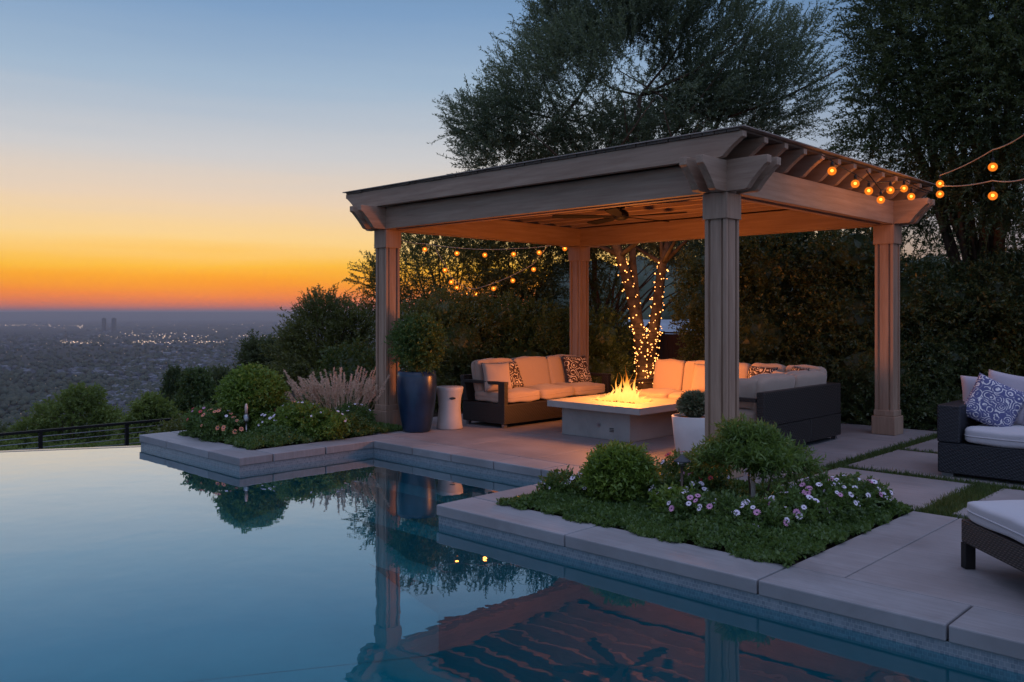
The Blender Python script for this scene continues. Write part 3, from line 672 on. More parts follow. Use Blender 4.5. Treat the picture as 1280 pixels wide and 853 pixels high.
# ------------------------------------------------------------------ plants of the far planter
t = bush('topiary_ball', 'clipped round green topiary in the middle of the far planter', 'shrub', (-9.75, 5.42, -.03), [(0, 0, .52, .36, .36, .28), (0, 0, .56, .3, .3, .28), (.1, -.05, .42, .28, .28, .2)], 2600, .09, 10, .04, .02, L_BRIGHT, core=.7, stems=4, stemr=.02, shell=.7, gap=(-2.6, 6), rand=.9)
flowering('plant with red blooms at the left end of the far planter', (-10.05, 4.98, -.03), [(0, 0, .2, .26, .22, .16), (-.18, .1, .16, .2, .2, .14)], 800, 14, [DR, DR, DP], fs=.85, seed=12)
flowering('plant with coral and white blooms beside the topiary', (-9.72, 4.95, -.03), [(0, 0, .18, .26, .2, .16), (.2, .05, .14, .2, .18, .12)], 800, 22, [DO, DO, DW, DO], fs=.85, seed=13)
flowering('leafy plant with small red flowers on the far side of the garden lantern', (-9.3, 5.7, -.03), [(0, 0, .22, .24, .2, .18), (.2, .15, .2, .2, .2, .16)], 700, 14, [DO, DR, DP], fs=.8, seed=14)
flowering('dense round plant dotted with white flowers at the right of the far planter', (-9.15, 5.75, -.03), [(.1, -.1, .22, .3, .28, .2), (.32, .1, .18, .25, .25, .16), (-.15, -.3, .16, .25, .22, .14)], 1900, 26, [DW, DS, DW], L_BRIGHT, fs=.85, seed=15)
flowering('low plant with scattered white flowers near the patio corner of the far planter', (-8.98, 6.25, -.03), [(0, 0, .14, .25, .22, .13), (-.2, .25, .18, .25, .22, .15)], 900, 12, [DW, DS], fs=.85, seed=16)
def plume_grass():
    b0 = Vector((-9.75, 6.75, -.05)); t = thing('fountain_grass', 'clump of fountain grass with pinkish feathery plumes behind the far planter', 'ornamental grass', b0)
    V = []; F = []; k = 0
    def blade(p0, d, L, w, segs=6, dr=.35):
        nonlocal k
        s = unit(np.cross(d, [0, 0, 1.0])+1e-6); rows = []
        for i in range(segs+1):
            q = i/segs; p = p0+d*L*q-np.array([0, 0, dr*L*q*q]); ww = w*(1-q)**.6
            V.append(p+s*ww); V.append(p-s*ww)
        for i in range(segs): F.append((k+2*i, k+2*i+1, k+2*i+3, k+2*i+2))
        k += 2*segs+2; return p
    for i in range(900):
        a = NP.uniform(0, 6.3); r = NP.uniform(0, .3)*np.array([math.cos(a), math.sin(a), 0]); d = unit(np.array([math.cos(a)*.6, math.sin(a)*.6, 1.0])+NP.normal(size=3)*.25); blade(r*1.3, d, NP.uniform(.35, .7), .004, dr=.5)
    npmesh('blades', np.array(V), np.array(F), L_GRASS, t)
    V = []; F = []; k = 0; LP = []; LD = []
    for i in range(170):
        a = NP.uniform(0, 6.3); r = NP.uniform(.0, .45)*np.array([math.cos(a), math.sin(a), 0]); d = unit(np.array([math.cos(a)*.45, math.sin(a)*.45, 1.0])+NP.normal(size=3)*.12); L = NP.uniform(.62, .98)
        blade(r, d, L, .0025, dr=.12)
        for q in np.linspace(.68, 1.0, 26):
            p = r+d*L*q-np.array([0, 0, .12*L*q*q])
            for _ in range(4): LP.append(p); LD.append(unit(d*.9+NP.normal(size=3)*.5))
    v2, f2 = leaf_geo(np.array(LP), np.array(LD), .03, .008)
    V = np.array(V); npmesh('plumes', np.concatenate([V, v2]), np.concatenate([np.array(F), f2+len(V)]), L_PLUME, t)
plume_grass()

# ------------------------------------------------------------------ railing beyond the pool
def railing():
    t = thing('railing', 'low black metal railing with horizontal rails beyond the pool edge', 'railing', (-14.4, 0, -1.35)); zb = .0; top = 1.05
    bm = B(); box(bm, -.03, .03, -14, 6.52, top-.02, top+.02); mesh('top_rail', bm, M_BLACK, t, bevel=.004)
    for z in [1.05-.085*k for k in range(1, 11)]:
        bm = tube(B(), [(0, -14, z), (0, 6.5, z)], .007, 6); mesh('rail', bm, M_STEEL, t)
    for k in range(16):
        y = 4.45+1.3*(k-13)-.0
        bm = B(); box(bm, -.026, .026, y-.026, y+.026, -.05, top-.02); mesh('railing_post', bm, M_BLACK, t)
railing()

# ------------------------------------------------------------------ pavilion
PX0, PX1, PY0, PY1 = -9.15, -4.16, 7.05, 11.0
BZ0, BZ1 = 2.60, 2.885; RZ1 = 3.095
pav = thing('pavilion', 'square timber pergola pavilion with four panelled posts over the fire lounge', 'pavilion', ((PX0+PX1)/2, (PY0+PY1)/2, 0))
OX, OY = (PX0+PX1)/2, (PY0+PY1)/2
post0 = None
def post_mesh():
    h = .112; rc = .026; e = .034
    prof = []
    for (sx, sy) in ((1, -1), (1, 1), (-1, 1), (-1, -1)):
        pass
    # cross-section with recessed panel on every face
    q = [(-h, -h), (-h+e, -h), (-h+e+.002, -h+rc), (-h+e+.020, -h+rc), (-h+e+.026, -h+.006), (h-e-.026, -h+.006), (h-e-.020, -h+rc), (h-e-.002, -h+rc), (h-e, -h)]
    pts = []
    for k in range(4):
        c, s = [(1, 0), (0, 1), (-1, 0), (0, -1)][k]
        pts += [(x*c-y*s, x*s+y*c) for x, y in q]
    bm = prism(B(), pts, 2, .30, 2.36)
    return bm
for (px, py) in ((PX0, PY0), (PX1, PY0), (PX1, PY1), (PX0, PY1)):
    if post0 is None:
        post0 = mesh('post', post_mesh(), W_Z, pav, (px-OX, py-OY, 0))
        bm = B(); h = .143; box(bm, -h, h, -h, h, 0, .225); mesh('plinth', bm, W_Z, post0, bevel=.006)
        bm = B(); h = .124; box(bm, -h, h, -h, h, .227, .30); mesh('base_trim', bm, W_Z, post0, bevel=.006)
        bm = B(); h = .128; box(bm, -h, h, -h, h, 2.36, 2.597); mesh('capital', bm, W_Z, post0, bevel=.006)
    else:
        o = post0.copy(); COL.objects.link(o); o.location = (px-OX, py-OY, 0)
        for ch in list(post0.children):
            c = ch.copy(); COL.objects.link(c); c.parent = o
def ogee(L0, L1, z0, z1):
    """beam outline in (along, z) with scroll-cut ends"""
    h = z1-z0
    def end(L, s):
        p = [(L, z1), (L, z1-h*.24), (L-s*.03, z1-h*.30)]
        for k in range(1, 8):
            a = k/7; p.append((L-s*(.03+.17*a+.008*math.sin(a*math.pi)), z1-h*(.30+.66*a)))
        p.append((L-s*.225, z0)); return p
    return end(L1, 1)+end(L0, -1)[::-1]
LX0, LX1, LY0, LY1 = PX0-.52, PX1+.52, PY0-.52, PY1+.58
for yy in (PY0, PY1):
    for s in (-1, 1):
        bm = prism(B(), ogee(LX0-OX, LX1-OX, BZ0+.002, BZ1), 1, -.038, .038); mesh('main_beam', bm, W_X, pav, (0, yy-OY+s*.088, 0), bevel=.004)
for xx in (PX0, PX1):
    for s in (-1, 1):
        bm = prism(B(), ogee(LY0-OY, LY1-OY, BZ0, BZ1-.003), 0, -.037, .037); mesh('cross_beam', bm, W_Y, pav, (xx-OX+s*.085, 0, 0), bevel=.004)
# infill between the twin planks at each side, lit from below
for yy in (PY0, PY1):
    bm = B(); box(bm, PX0+.13-OX, PX1-.13-OX, -.048, .048, BZ0+.02, BZ1-.01); mesh('beam_core', bm, W_X, pav, (0, yy-OY, 0))
for xx in (PX0, PX1):
    bm = B(); box(bm, -.046, .046, PY0+.13-OY, PY1-.13-OY, BZ0+.02, BZ1-.01); mesh('beam_core', bm, W_Y, pav, (xx-OX, 0, 0))
RX0, RX1 = -9.72, -3.80; RY0, RY1 = 6.82, 11.5
raf = prism(B(), ogee(RX0-OX, RX1-OX, BZ1+.002, RZ1), 1, -.035, .035)
r0 = mesh('rafter', raf, W_X, pav, (0, RY0-OY, 0), bevel=.003)
nr = 13
for k in range(1, nr):
    o = r0.copy(); COL.objects.link(o); o.location = (0, RY0-OY+(RY1-RY0)*k/(nr-1), 0)
bm = B(); n = 48
for k in range(n):
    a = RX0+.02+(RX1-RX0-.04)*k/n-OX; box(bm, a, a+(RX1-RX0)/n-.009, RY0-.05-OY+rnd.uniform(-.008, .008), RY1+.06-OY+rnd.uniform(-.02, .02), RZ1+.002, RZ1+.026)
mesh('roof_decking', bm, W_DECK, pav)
bm = B(); box(bm, RX0-.03-OX, RX1+.03-OX, RY0-.07-OY, RY1+.07-OY, RZ1+.028, RZ1+.038); mesh('roof_cover', bm, m_plain('roof_felt', (.30, .23, .195), .8, var=.2), pav)

# ceiling fan
fan = thing('ceiling_fan', 'dark bronze ceiling fan hanging under the pavilion rafters', 'ceiling fan', (-6.75, 8.95, 2.88), .2)
bm = tube(B(), [(0, 0, .0), (0, 0, -.06)], .014, 10); mesh('downrod', bm, M_BLACK, fan, smooth=True)
bm = lathe(B(), [(0, .002), (.06, .0), (.05, -.03), (0, -.03)], 20); mesh('ceiling_plate', bm, M_BLACK, fan, smooth=True)
bm = lathe(B(), [(0, -.04), (.05, -.045), (.095, -.08), (.105, -.12), (.09, -.16), (.05, -.18), (0, -.185)], 28); mesh('motor_housing', bm, M_BLACK, fan, smooth=True)
bl = None
for k in range(5):
    if bl is None:
        bm = B(); pts = [(.09, -.035), (.24, -.045), (.34, -.075), (.84, -.085), (.88, -.06), (.89, .03), (.85, .07), (.34, .065), (.24, .04), (.09, .035)]
        prism(bm, pts, 2, -.006, .006)
        bl = mesh('blade', bm, m_plain('fan_blade_wood', (.012, .008, .006), .7, .25, var=.3), fan, (0, 0, -.135), (R(9), 0, 0), bevel=.003)
    else:
        o = bl.copy(); COL.objects.link(o); o.rotation_euler = (R(9), 0, 2*math.pi*k/5)

# ------------------------------------------------------------------ fire table
ft = thing('fire_table', 'square pale concrete fire table burning in the middle of the lounge', 'fire table', (-6.47, 8.62, 0))
bm = B(); box(bm, -.58, .46, -.48, .50, 0, .345); mesh('base', bm, M_CONC, ft, bevel=.006)
bm = B(); HX, HY = .70, .62; bx, by = .33, .22
for a in ((-HX, HX, -HY, -by), (-HX, HX, by, HY), (-HX, -bx, -by+.0005, by-.0005), (bx, HX, -by+.0005, by-.0005)): box(bm, a[0], a[1], a[2], a[3], .348, .425)
mesh('table_top', bm, M_CONC, ft)
bm = B(); box(bm, -bx+.002, bx-.002, -by+.002, by-.002, .36, .385)
mesh('burner_tray', bm, M_BLACK, ft)
bm = B()
for k in range(130):
    ico(bm, (rnd.uniform(-bx+.03, bx-.03), rnd.uniform(-by+.03, by-.03), .395+rnd.uniform(0, .02)), rnd.uniform(.012, .024), 1, .25)
mesh('lava_rocks', bm, M_ROCK, ft)
bm = B(); tube(bm, [(0, -.482, .17), (0, -.492, .17)], .028, 18); tube(bm, [(0, -.492, .17), (0, -.506, .17)], .010, 10); mesh('gas_valve', bm, M_STEEL, ft)
bm = B()
for k in range(3): box(bm, .17+.0, .23, -.487, -.4805, .10+.018*k, .107+.018*k)
mesh('air_vent', bm, M_BLACK, ft)
def flames():
    t = thing('fire', 'bright yellow-orange gas flames rising from the fire table', 'fire', (-6.47, 8.62, .395))
    bm = B(); q = random.Random(3)
    for k in range(120):
        # line the flames up across the tray
        a = q.uniform(-1, 1); x = a*.30; y = q.uniform(-.12, .12); big = .16+.84*math.exp(-((a-.12)*2.0)**2)
        H = q.uniform(.14, .48)*big*(1.15 if q.random() < .3 else .66); w = q.uniform(.020, .042); n = 9; ph = q.uniform(0, 6.3); pts = []; rs = []
        lean = (q.uniform(-.05, .05), q.uniform(-.05, .05))
        for i in range(n+1):
            s = i/n; pts.append((x+lean[0]*s*s+.030*math.sin(ph+s*7)*s, y+lean[1]*s+.018*math.cos(ph+s*5)*s, s*H)); rs.append(max(.0012, w*(math.sin(math.pi*min(1, .25+s*.8))**1.2)*(1-s)**.55))
        tube(bm, pts, rs, 7)
    mesh('flame_tongues', bm, M_FLAME, t, smooth=True)
    for k, (x, y, z, e) in enumerate(((-.18, 0, .46, 48), (.05, .03, .60, 76), (.2, -.02, .46, 46))):
        ld = bpy.data.lights.new('fire_glow', 'POINT'); ld.energy = e; ld.color = (1, .295, .045); ld.shadow_soft_size = .26
        link('fire_glow', ld, t, (x, y, z))
flames()

# ------------------------------------------------------------------ seating
def put_cushion(name, parent, w, d, h, loc, rot=(0, 0, 0), mat=None, n=8, puff=.02, seed=0):
    o = mesh(name, cushion(w, d, h, n, puff, seed), mat or M_CUSH, parent, loc, rot, smooth=True)
    pts = []
    for k in range(72):
        a = 2*math.pi*k/72; c, s_ = math.cos(a), math.sin(a); L = (abs(c)**n+abs(s_)**n)**(1/n); pts.append((c/L*w/2*1.003, s_/L*d/2*1.003, .004*math.sin(3*a+seed)))
    if d > h: mesh('piping', tube(B(), pts+[pts[0]], .0055, 6, False), mat or M_CUSH, o, smooth=True)
    else:
        pts = [(p[0], 0, p[1]*h/d) for p in pts]; mesh('piping', tube(B(), pts+[pts[0]], .0055, 6, False), mat or M_CUSH, o, smooth=True)
    return o
def throw(label, loc, rz, tilt, w=.45, mat=None, t=.15, roll=0, piping=False, group='throw pillows on the sofas'):
    """stands on its lower edge at loc, facing local -y after rotation rz, leaning back by tilt"""
    r = thing('throw_pillow', label, 'pillow', loc, rz, group)
    o = mesh('pillow_cover', pillow(w, w, t, hash(label) % 97 if False else len(label)), mat or M_CUSH, r, (0, math.sin(tilt)*w/2, math.cos(tilt)*w/2), (-tilt, roll, 0), smooth=True)
    if piping:
        pts = []
        for i in range(64):
            a = i/64*4; s = int(a); f = (a-s)*2-1; e = .07*(1-f*f)
            p = [(f, -(1-e)), (1-e, f), (-f, 1-e), (-(1-e), -f)][s]; pts.append((p[0]*w/2, 0, p[1]*w/2))
        mesh('piping', tube(B(), pts+[pts[0]], .006, 6, False), M_PIPE, r, o.location, o.rotation_euler, smooth=True)
    return r
# left sofa: along y, facing +x
def left_sofa():
    x0, x1, y0, y1 = -8.70, -7.90, 7.98, 10.22
    t = thing('wicker_sofa', 'straight dark wicker sofa with pale cushions beside the tall blue pot', 'sofa', (x0, y0, 0)); W_, L_ = x1-x0, y1-y0
    bm = B(); box(bm, 0, W_, 0, L_, .05, .31); mesh('base', bm, M_WICK, t, bevel=.012)
    bm = B(); prism(bm, [(0, .31), (.10, .31), (.02, .66), (-.06, .66)], 1, .0, L_); mesh('backrest', bm, M_WICK, t, bevel=.01)
    for yy in (0, L_-.06):
        bm = B(); box(bm, .0, W_+.01, yy-.01, yy+.07, .565, .605); box(bm, W_-.11, W_+.006, yy-.006, yy+.064, .30, .567)
        mesh('armrest', bm, M_WICK, t, bevel=.006)
    for px in (.06, W_-.06):
        for py in (.06, L_-.06):
            bm = B(); box(bm, px-.025, px+.025, py-.025, py+.025, 0, .052); mesh('foot', bm, M_STEEL, t)
    n = 3; w = (L_-.10)/n
    for k in range(n):
        put_cushion('seat_cushion', t, W_-.14, w-.008, .15, (.46, .05+w*(k+.5), .392), seed=k)
        put_cushion('back_cushion', t, w-.01, .17, .45, (.20, .05+w*(k+.5), .64), (R(-12), 0, R(90)), seed=k+9, n=9, puff=.012)
    return t
left_sofa()
def sectional():
    t = thing('sectional_sofa', 'L-shaped dark wicker corner sofa with firelit cushions behind the fire table', 'sofa', (-5.6, 9.7, 0)); ox, oy = -5.6, 9.7
    XR, YB = -4.38, 10.15; XL = -6.98; YS = 8.26; dp = .80
    bm = B(); box(bm, XL-ox, XR-ox, YB-dp-oy, YB-oy, .05, .31); mesh('base', bm, M_WICK, t, bevel=.012)
    bm = B(); box(bm, XR-dp-ox, XR-ox-.002, YS-oy, YB-dp-oy-.002, .05, .309); mesh('base', bm, M_WICK, t, bevel=.012)
    bm = B(); box(bm, XL-ox, XR-ox-.002, YB-.09-oy, YB-oy-.002, .311, .67); mesh('backrest', bm, M_WICK, t, bevel=.01)
    bm = B(); box(bm, XR-.09-ox, XR-ox+.001, YS-oy, YB-.092-oy, .311, .672); mesh('backrest', bm, M_WICK, t, bevel=.01)
    bm = B(); box(bm, XR-dp-ox-.01, XR-.092-ox, YS-.01-oy, YS+.07-oy, .565, .605); box(bm, XR-dp-ox-.006, XR-dp+.11-ox, YS-.006-oy, YS+.064-oy, .30, .567); mesh('armrest', bm, M_WICK, t, bevel=.006)
    bm = B(); box(bm, XL-.01-ox, XL+.07-ox, YB-dp-.01-oy, YB-.1-oy, .565, .605); box(bm, XL-.006-ox, XL+.064-ox, YB-dp-.006-oy, YB-dp+.11-oy, .30, .567); mesh('armrest', bm, M_WICK, t, bevel=.006)
    for px, py in ((XL+.06, YB-.06), (XL+.06, YB-dp+.06), (XR-.06, YB-.06), (XR-.06, YS+.06), (XR-dp+.06, YS+.06)):
        bm = B(); box(bm, px-.025-ox, px+.025-ox, py-.025-oy, py+.025-oy, 0, .052); mesh('foot', bm, M_STEEL, t)
    n = 3; w = (XR-.1-dp+.1-XL-.06)/n
    for k in range(n): put_cushion('seat_cushion', t, w-.008, dp-.12, .15, (XL+.06+w*(k+.5)-ox, YB-.46-oy, .392), seed=k+20)
    n = 2; w2 = (YB-.1-YS-.07)/n
    for k in range(n): put_cushion('seat_cushion', t, dp-.12, w2-.008, .15, (XR-.46-ox, YS+.07+w2*(k+.5)-oy, .392), seed=k+30)
    n = 5; w = (XR-.12-XL-.08)/n
    for k in range(n): put_cushion('back_cushion', t, w-.01, .17, .45, (XL+.08+w*(k+.5)-ox, YB-.20-oy, .635), (R(-11), 0, rnd.uniform(-.03, .03)), seed=k+40, n=9, puff=.012)
    n = 2
    for k in range(n): put_cushion('back_cushion', t, w2*.92, .20, .38, (XR-.21-ox, YS+.12+w2*.95*(k+.5)-oy, .63), (R(-11), 0, R(-90)), seed=k+50, n=9, puff=.012)
    return t
sectional()
def right_sofa():
    x0, x1, y0, y1 = -2.76, -.55, 8.50, 9.32; t = thing('outdoor_sofa', 'boxy charcoal wicker sofa on the stepping slabs at the right edge', 'sofa', (x0, y0, 0)); L_, W_ = x1-x0, y1-y0
    bm = B(); box(bm, 0, L_, 0, W_, .03, .31); mesh('base', bm, M_WICKB, t, bevel=.012)
    for xx in (0, L_-.19):
        bm = B(); box(bm, xx-.004, xx+.194, -.004, W_-.1, .312, .655); mesh('armrest', bm, M_WICKB, t, bevel=.012)
    bm = B(); box(bm, 0.001, L_, W_-.098, W_+.002, .311, .66); mesh('backrest', bm, M_WICKB, t, bevel=.012)
    for px in (.08, L_-.08):
        for py in (.06, W_-.06):
            bm = B(); box(bm, px-.05, px+.05, py-.04, py+.04, -.003, .031); mesh('foot', bm, M_STEEL, t)
    w = (L_-.40)/2
    for k in range(2):
        put_cushion('seat_cushion', t, w-.008, W_-.12, .14, (.20+w*(k+.5), .35, .385), seed=k+60, mat=M_CUSH2)
        put_cushion('back_cushion', t, w-.02, .18, .42, (.20+w*(k+.5), W_-.19, .645), (R(-10), 0, 0), seed=k+70, n=9, puff=.012, mat=M_CUSH2)
right_sofa()
def lounger():
    p = WX(2.66, 5.12); t = thing('lounge_chaise', 'wicker footed chaise with a thick white cushion at the lower right corner', 'chaise', (p[0], p[1], 0), T)
    # local x = to the right of the picture, local y = away; body runs toward the camera
    W_, L_ = .72, 1.95
    bm = B(); box(bm, 0, W_, -L_, 0, .15, .285); mesh('frame', bm, M_WICKC, t, bevel=.008)
    for px in (0, W_-.06):
        for py in (-.06, -L_):
            bm = B(); box(bm, px-.002, px+.058, py+.002, py+.058, 0, .149); mesh('leg', bm, M_BLACK, t, bevel=.003)
    put_cushion('cushion', t, W_+.015, 1.28, .12, (W_/2, -.635, .345), mat=M_CUSH2, n=10, puff=.01)
    put_cushion('back_cushion', t, W_+.015, .66, .12, (W_/2, -1.56, .46), (R(-22), 0, 0), mat=M_CUSH2, n=10, puff=.01)
lounger()
# pillows
throw('plain pale pillow with dark piping at the near arm of the straight sofa', (-8.14, 8.12, .465), R(65), R(22), .40, M_CUSH, piping=True)
throw('scroll-patterned pillow beside the piped one on the straight sofa', (-8.20, 8.50, .465), R(100), R(22), .40, M_PAT)
throw('scroll-patterned pillow at the far end of the straight sofa', (-8.16, 9.85, .465), R(80), R(22), .44, M_PAT)
throw('scroll-patterned pillow just right of the front post on the corner sofa', (-5.22, 9.62, .465), R(-12), R(24), .42, M_PAT)
throw('plain firelit pillow between the two patterned ones on the corner sofa', (-4.98, 9.52, .465), R(-48), R(22), .38, M_CUSH)
throw('scroll-patterned pillow in the corner of the L-shaped sofa', (-4.78, 9.68, .465), R(-40), R(18), .42, M_PAT)
throw('plain tan pillow in the middle of the back row, left of the front post', (-6.0, 9.72, .465), R(6), R(20), .40, M_CUSH)
throw('small pale pillow against the near arm of the corner sofa', (-4.72, 8.42, .465), R(200), R(12), .36, M_CUSH)
throw('blue and white scroll pillow on the charcoal sofa', (-2.36, 8.74, .455), R(10), R(26), .46, M_PATB, roll=R(24), group='throw pillows on the sofas')
throw('large plain lilac-grey pillow behind the blue and white one', (-2.26, 8.95, .455), R(4), R(16), .50, M_LILAC, roll=R(8))
throw('square mauve-grey pillow leaning on the arm behind the blue and white one', (-2.47, 9.02, .455), R(22), R(14), .46, M_LILAC)
throw('plain grey pillow in the right part of the charcoal sofa', (-1.95, 8.90, .455), R(-8), R(20), .48, M_LILAC)

# ------------------------------------------------------------------ pots and stool
t = thing('tall_planter', 'tall dark blue glazed planter holding a round shrub by the left post', 'planter', (-8.55, 7.05, 0))
prof = [(0, .0), (.165, .0), (.175, .015), (.20, .14), (.235, .34), (.255, .56), (.252, .70), (.240, .765), (.228, .77), (.222, .755), (.225, .70), (0, .70)]
mesh('pot', lathe(B(), prof, 56), M_BLUEPOT, t, smooth=True)
mesh('soil', lathe(B(), [(0, .715), (.222, .712), (.222, .705), (0, .705)], 32), M_SOIL, t)
bush('potted_shrub', 'round airy shrub growing in the tall blue planter', 'shrub', (-8.55, 7.05, .70), [(0, 0, .42, .30, .30, .28), (0, .02, .52, .26, .26, .22), (.05, 0, .3, .22, .22, .2)], 1500, .12, 11,   .034, .017, L_MID, core=.4, stems=7, stemr=.01, shell=.5, gap=(-2, 5))
def stool():
    t = thing('garden_stool', 'waisted cream ceramic garden stool between the blue pot and the sofa', 'stool', (-8.45, 7.52, 0), R(55))
    prof = [(0, 0), (.165, 0), (.172, .015), (.152, .16), (.143, .28), (.152, .40), (.175, .50), (.182, .535), (.175, .545), (0, .545)]
    bm = lathe(B(), prof, 48); mesh('body', bm, M_STOOL, t, smooth=True)
    bm = B(); ico(bm, (0.02, -.155, .405), 1, 3, 0, (.042, .016, .016)); mesh('handle_hole', bm, M_DARKWIN, t, smooth=True)
stool()
t = thing('white_pot', 'pale tapered ceramic pot with a cactus beside the front post', 'planter', (-4.93, 7.80, 0))
mesh('pot', lathe(B(), [(0, 0), (.175, 0), (.185, .015), (.215, .25), (.232, .425), (.225, .435), (.205, .43), (.20, .40), (0, .40)], 48), M_WHITEPOT, t, smooth=True)
mesh('soil', lathe(B(), [(0, .41), (.199, .408), (.199, .402), (0, .402)], 32), M_SOIL, t)
def cactus():
    t = thing('succulent', 'globe-shaped succulent of thick rosette leaves in the pale pot', 'succulent', (-4.93, 7.80, .40))
    P = []; D = []; L = []
    for k in range(420):
        z = 1-(k+.5)/420*1.35; r = math.sqrt(max(0, 1-z*z)); a = k*2.39996
        n = np.array([r*math.cos(a), r*math.sin(a), z]); c = n*np.array([.13, .13, .115])+np.array([0, 0, .13])
        for j in range(3): P.append(c+NP.normal(size=3)*.006); D.append(unit(n+NP.normal(size=3)*.45)); L.append(NP.uniform(.045, .075))
    V, F = leaf_geo(np.array(P), np.array(D), np.array(L), .032); npmesh('leaves', V, F, L_SUCC, t)
    mesh('heart', ico(B(), (0, 0, .12), .125, 3, .05), m_plain('succulent_heart', (.05, .07, .045), .7), t, smooth=True)
cactus()

# ------------------------------------------------------------------ string lights
def bulb_parts(parent, p, drop=.05, glow=0, s=1.0):
    b_ = mesh('socket', lathe(B(), [(0, 0), (.014*s, 0), (.016*s, -.05*s), (0, -.05*s)], 10), M_BLACK, parent, p, smooth=True) if 'sock' not in PRO else None
    if b_ is None:
        b_ = PRO['sock'].copy(); COL.objects.link(b_); b_.parent = parent; b_.location = p
        for k in ('globe', 'fil'):
            c = PRO[k].copy(); COL.objects.link(c); c.parent = b_
    else:
        PRO['sock'] = b_
        PRO['globe'] = mesh('glass_globe', ico(B(), (0, 0, -.088), .043, 3), M_GLOBE, b_, smooth=True)
        PRO['fil'] = mesh('filament', ico(B(), (0, 0, -.084), .015, 2), M_FIL, b_, smooth=True)
    if glow:
        ld = bpy.data.lights.new('bulb_glow', 'POINT'); ld.energy = glow; ld.color = (1, .45, .12); ld.shadow_soft_size = .03; link('bulb_glow', ld, b_, (0, 0, -.09))
PRO = {}
def string(label, wire, bulbs, glow=0):
    o = Vector(wire[0]); t = thing('string_lights', label, 'string lights', o, 0, 'festoon lights of the lounge')
    pts = []
    for a, c in zip(wire, wire[1:]):
        a, c = Vector(a), Vector(c); n = 8; sag = (c-a).length*.015
        for i in range(n): q = i/n; p = a.lerp(c, q); p.z -= sag*4*q*(1-q); pts.append(p-o)
    pts.append(Vector(wire[-1])-o); mesh('cable', tube(B(), pts, .0055, 6), M_BLACK if glow == 2.2 else m_plain('pale_cable', (.35, .27, .22), .6), t)
    for p in bulbs:
        p = Vector(p)+Vector((0, 0, .088)); bulb_parts(t, p-o, glow=glow)
        # short lead up to the cable
        q = min(pts, key=lambda w: (w+o-p).length); 
        if (q+o-p).length > .01: mesh('lead', tube(B(), [q, p-o], .004, 5), M_BLACK, t)
def edgept(u, v):         # on the plane x=-3.72 just outside the rafter tails
    t_ = (u-640)/FPX; x = -3.70; y = (t_*(-x*ST)-x*CT)/(ST-t_*CT); Y = -x*ST+y*CT; return (x, y, EYE+(HZ-v)*Y/FPX)
e1 = [edgept(*p) for p in ((1040, 214), (1069, 230), (1086, 239), (1113, 238), (1130, 236))]
w1 = [(-3.74, 8.2, 3.06)]+[(x, y, z+.10) for x, y, z in e1]+[(-3.72, 11.3, 3.0)]
string('amber festoon bulbs hooked along the right roof edge of the pavilion', w1, e1, 2.2)
e2 = [edgept(1101, 250), edgept(1139, 246)]
string('two low amber bulbs hanging over the right beam end of the pavilion', [(-3.70, 9.2, 3.02)]+[(x, y, z+.11) for x, y, z in e2]+[(-3.70, 11.45, 2.98)], e2, 2.2)
def sid(u, v, Y): return at(u, v, Y)
a1, a2, c1, c2 = sid(1175, 230, 10.0), sid(1241, 209, 8.5), sid(1175, 243, 10.1), sid(1241, 245, 8.5)
POLE = Vector((2.9, 5.6, 0))
string('upper festoon cable rising to the right from the pavilion corner', [(-3.72, 11.45, 3.02), a1+Vector((0, 0, .1)), a2+Vector((0, 0, .17)), sid(1281, 168, 7.4), POLE+Vector((0, 0, 3.55))], [a1, a2], 1.5)
string('lower festoon cable leaving the pavilion corner to the right', [(-3.70, 11.40, 2.92), c1+Vector((0, 0, .10)), c2+Vector((0, 0, .15)), sid(1281, 224, 7.4), POLE+Vector((0, 0, 3.1))], [c1, c2], 1.5)
t = thing('light_pole', 'slim bronze pole carrying the festoon cables beyond the chaise', 'pole', POLE)
mesh('shaft', tube(B(), [(0, 0, 0), (0, 0, 3.6)], .03, 12), M_BRONZE, t, smooth=True); mesh('foot_plate', lathe(B(), [(0, .012), (.1, .012), (.1, 0), (0, 0)], 20), M_BRONZE, t)
bk = [sid(u, v, 15.2) for u, v in ((531, 312), (571, 317), (606, 319), (642, 318), (674, 316), (706, 311))]
string('row of amber bulbs strung high in front of the trees behind the lounge', [sid(500, 300, 14.0)]+[p+Vector((0, 0, .1)) for p in bk]+[(PX0-.05, PY1+.2, 2.62)], bk, 1.2)
bs = [sid(u, v, 15.6) for u, v in ((556, 338), (564, 353), (571, 360), (583, 367), (595, 368), (617, 361), (641, 351), (667, 337))]
string('drooping swag of amber bulbs below the high row behind the lounge', [sid(545, 312, 15.6)]+[p+Vector((0, 0, .1)) for p in bs]+[sid(690, 300, 15.0)], bs, 1.2)

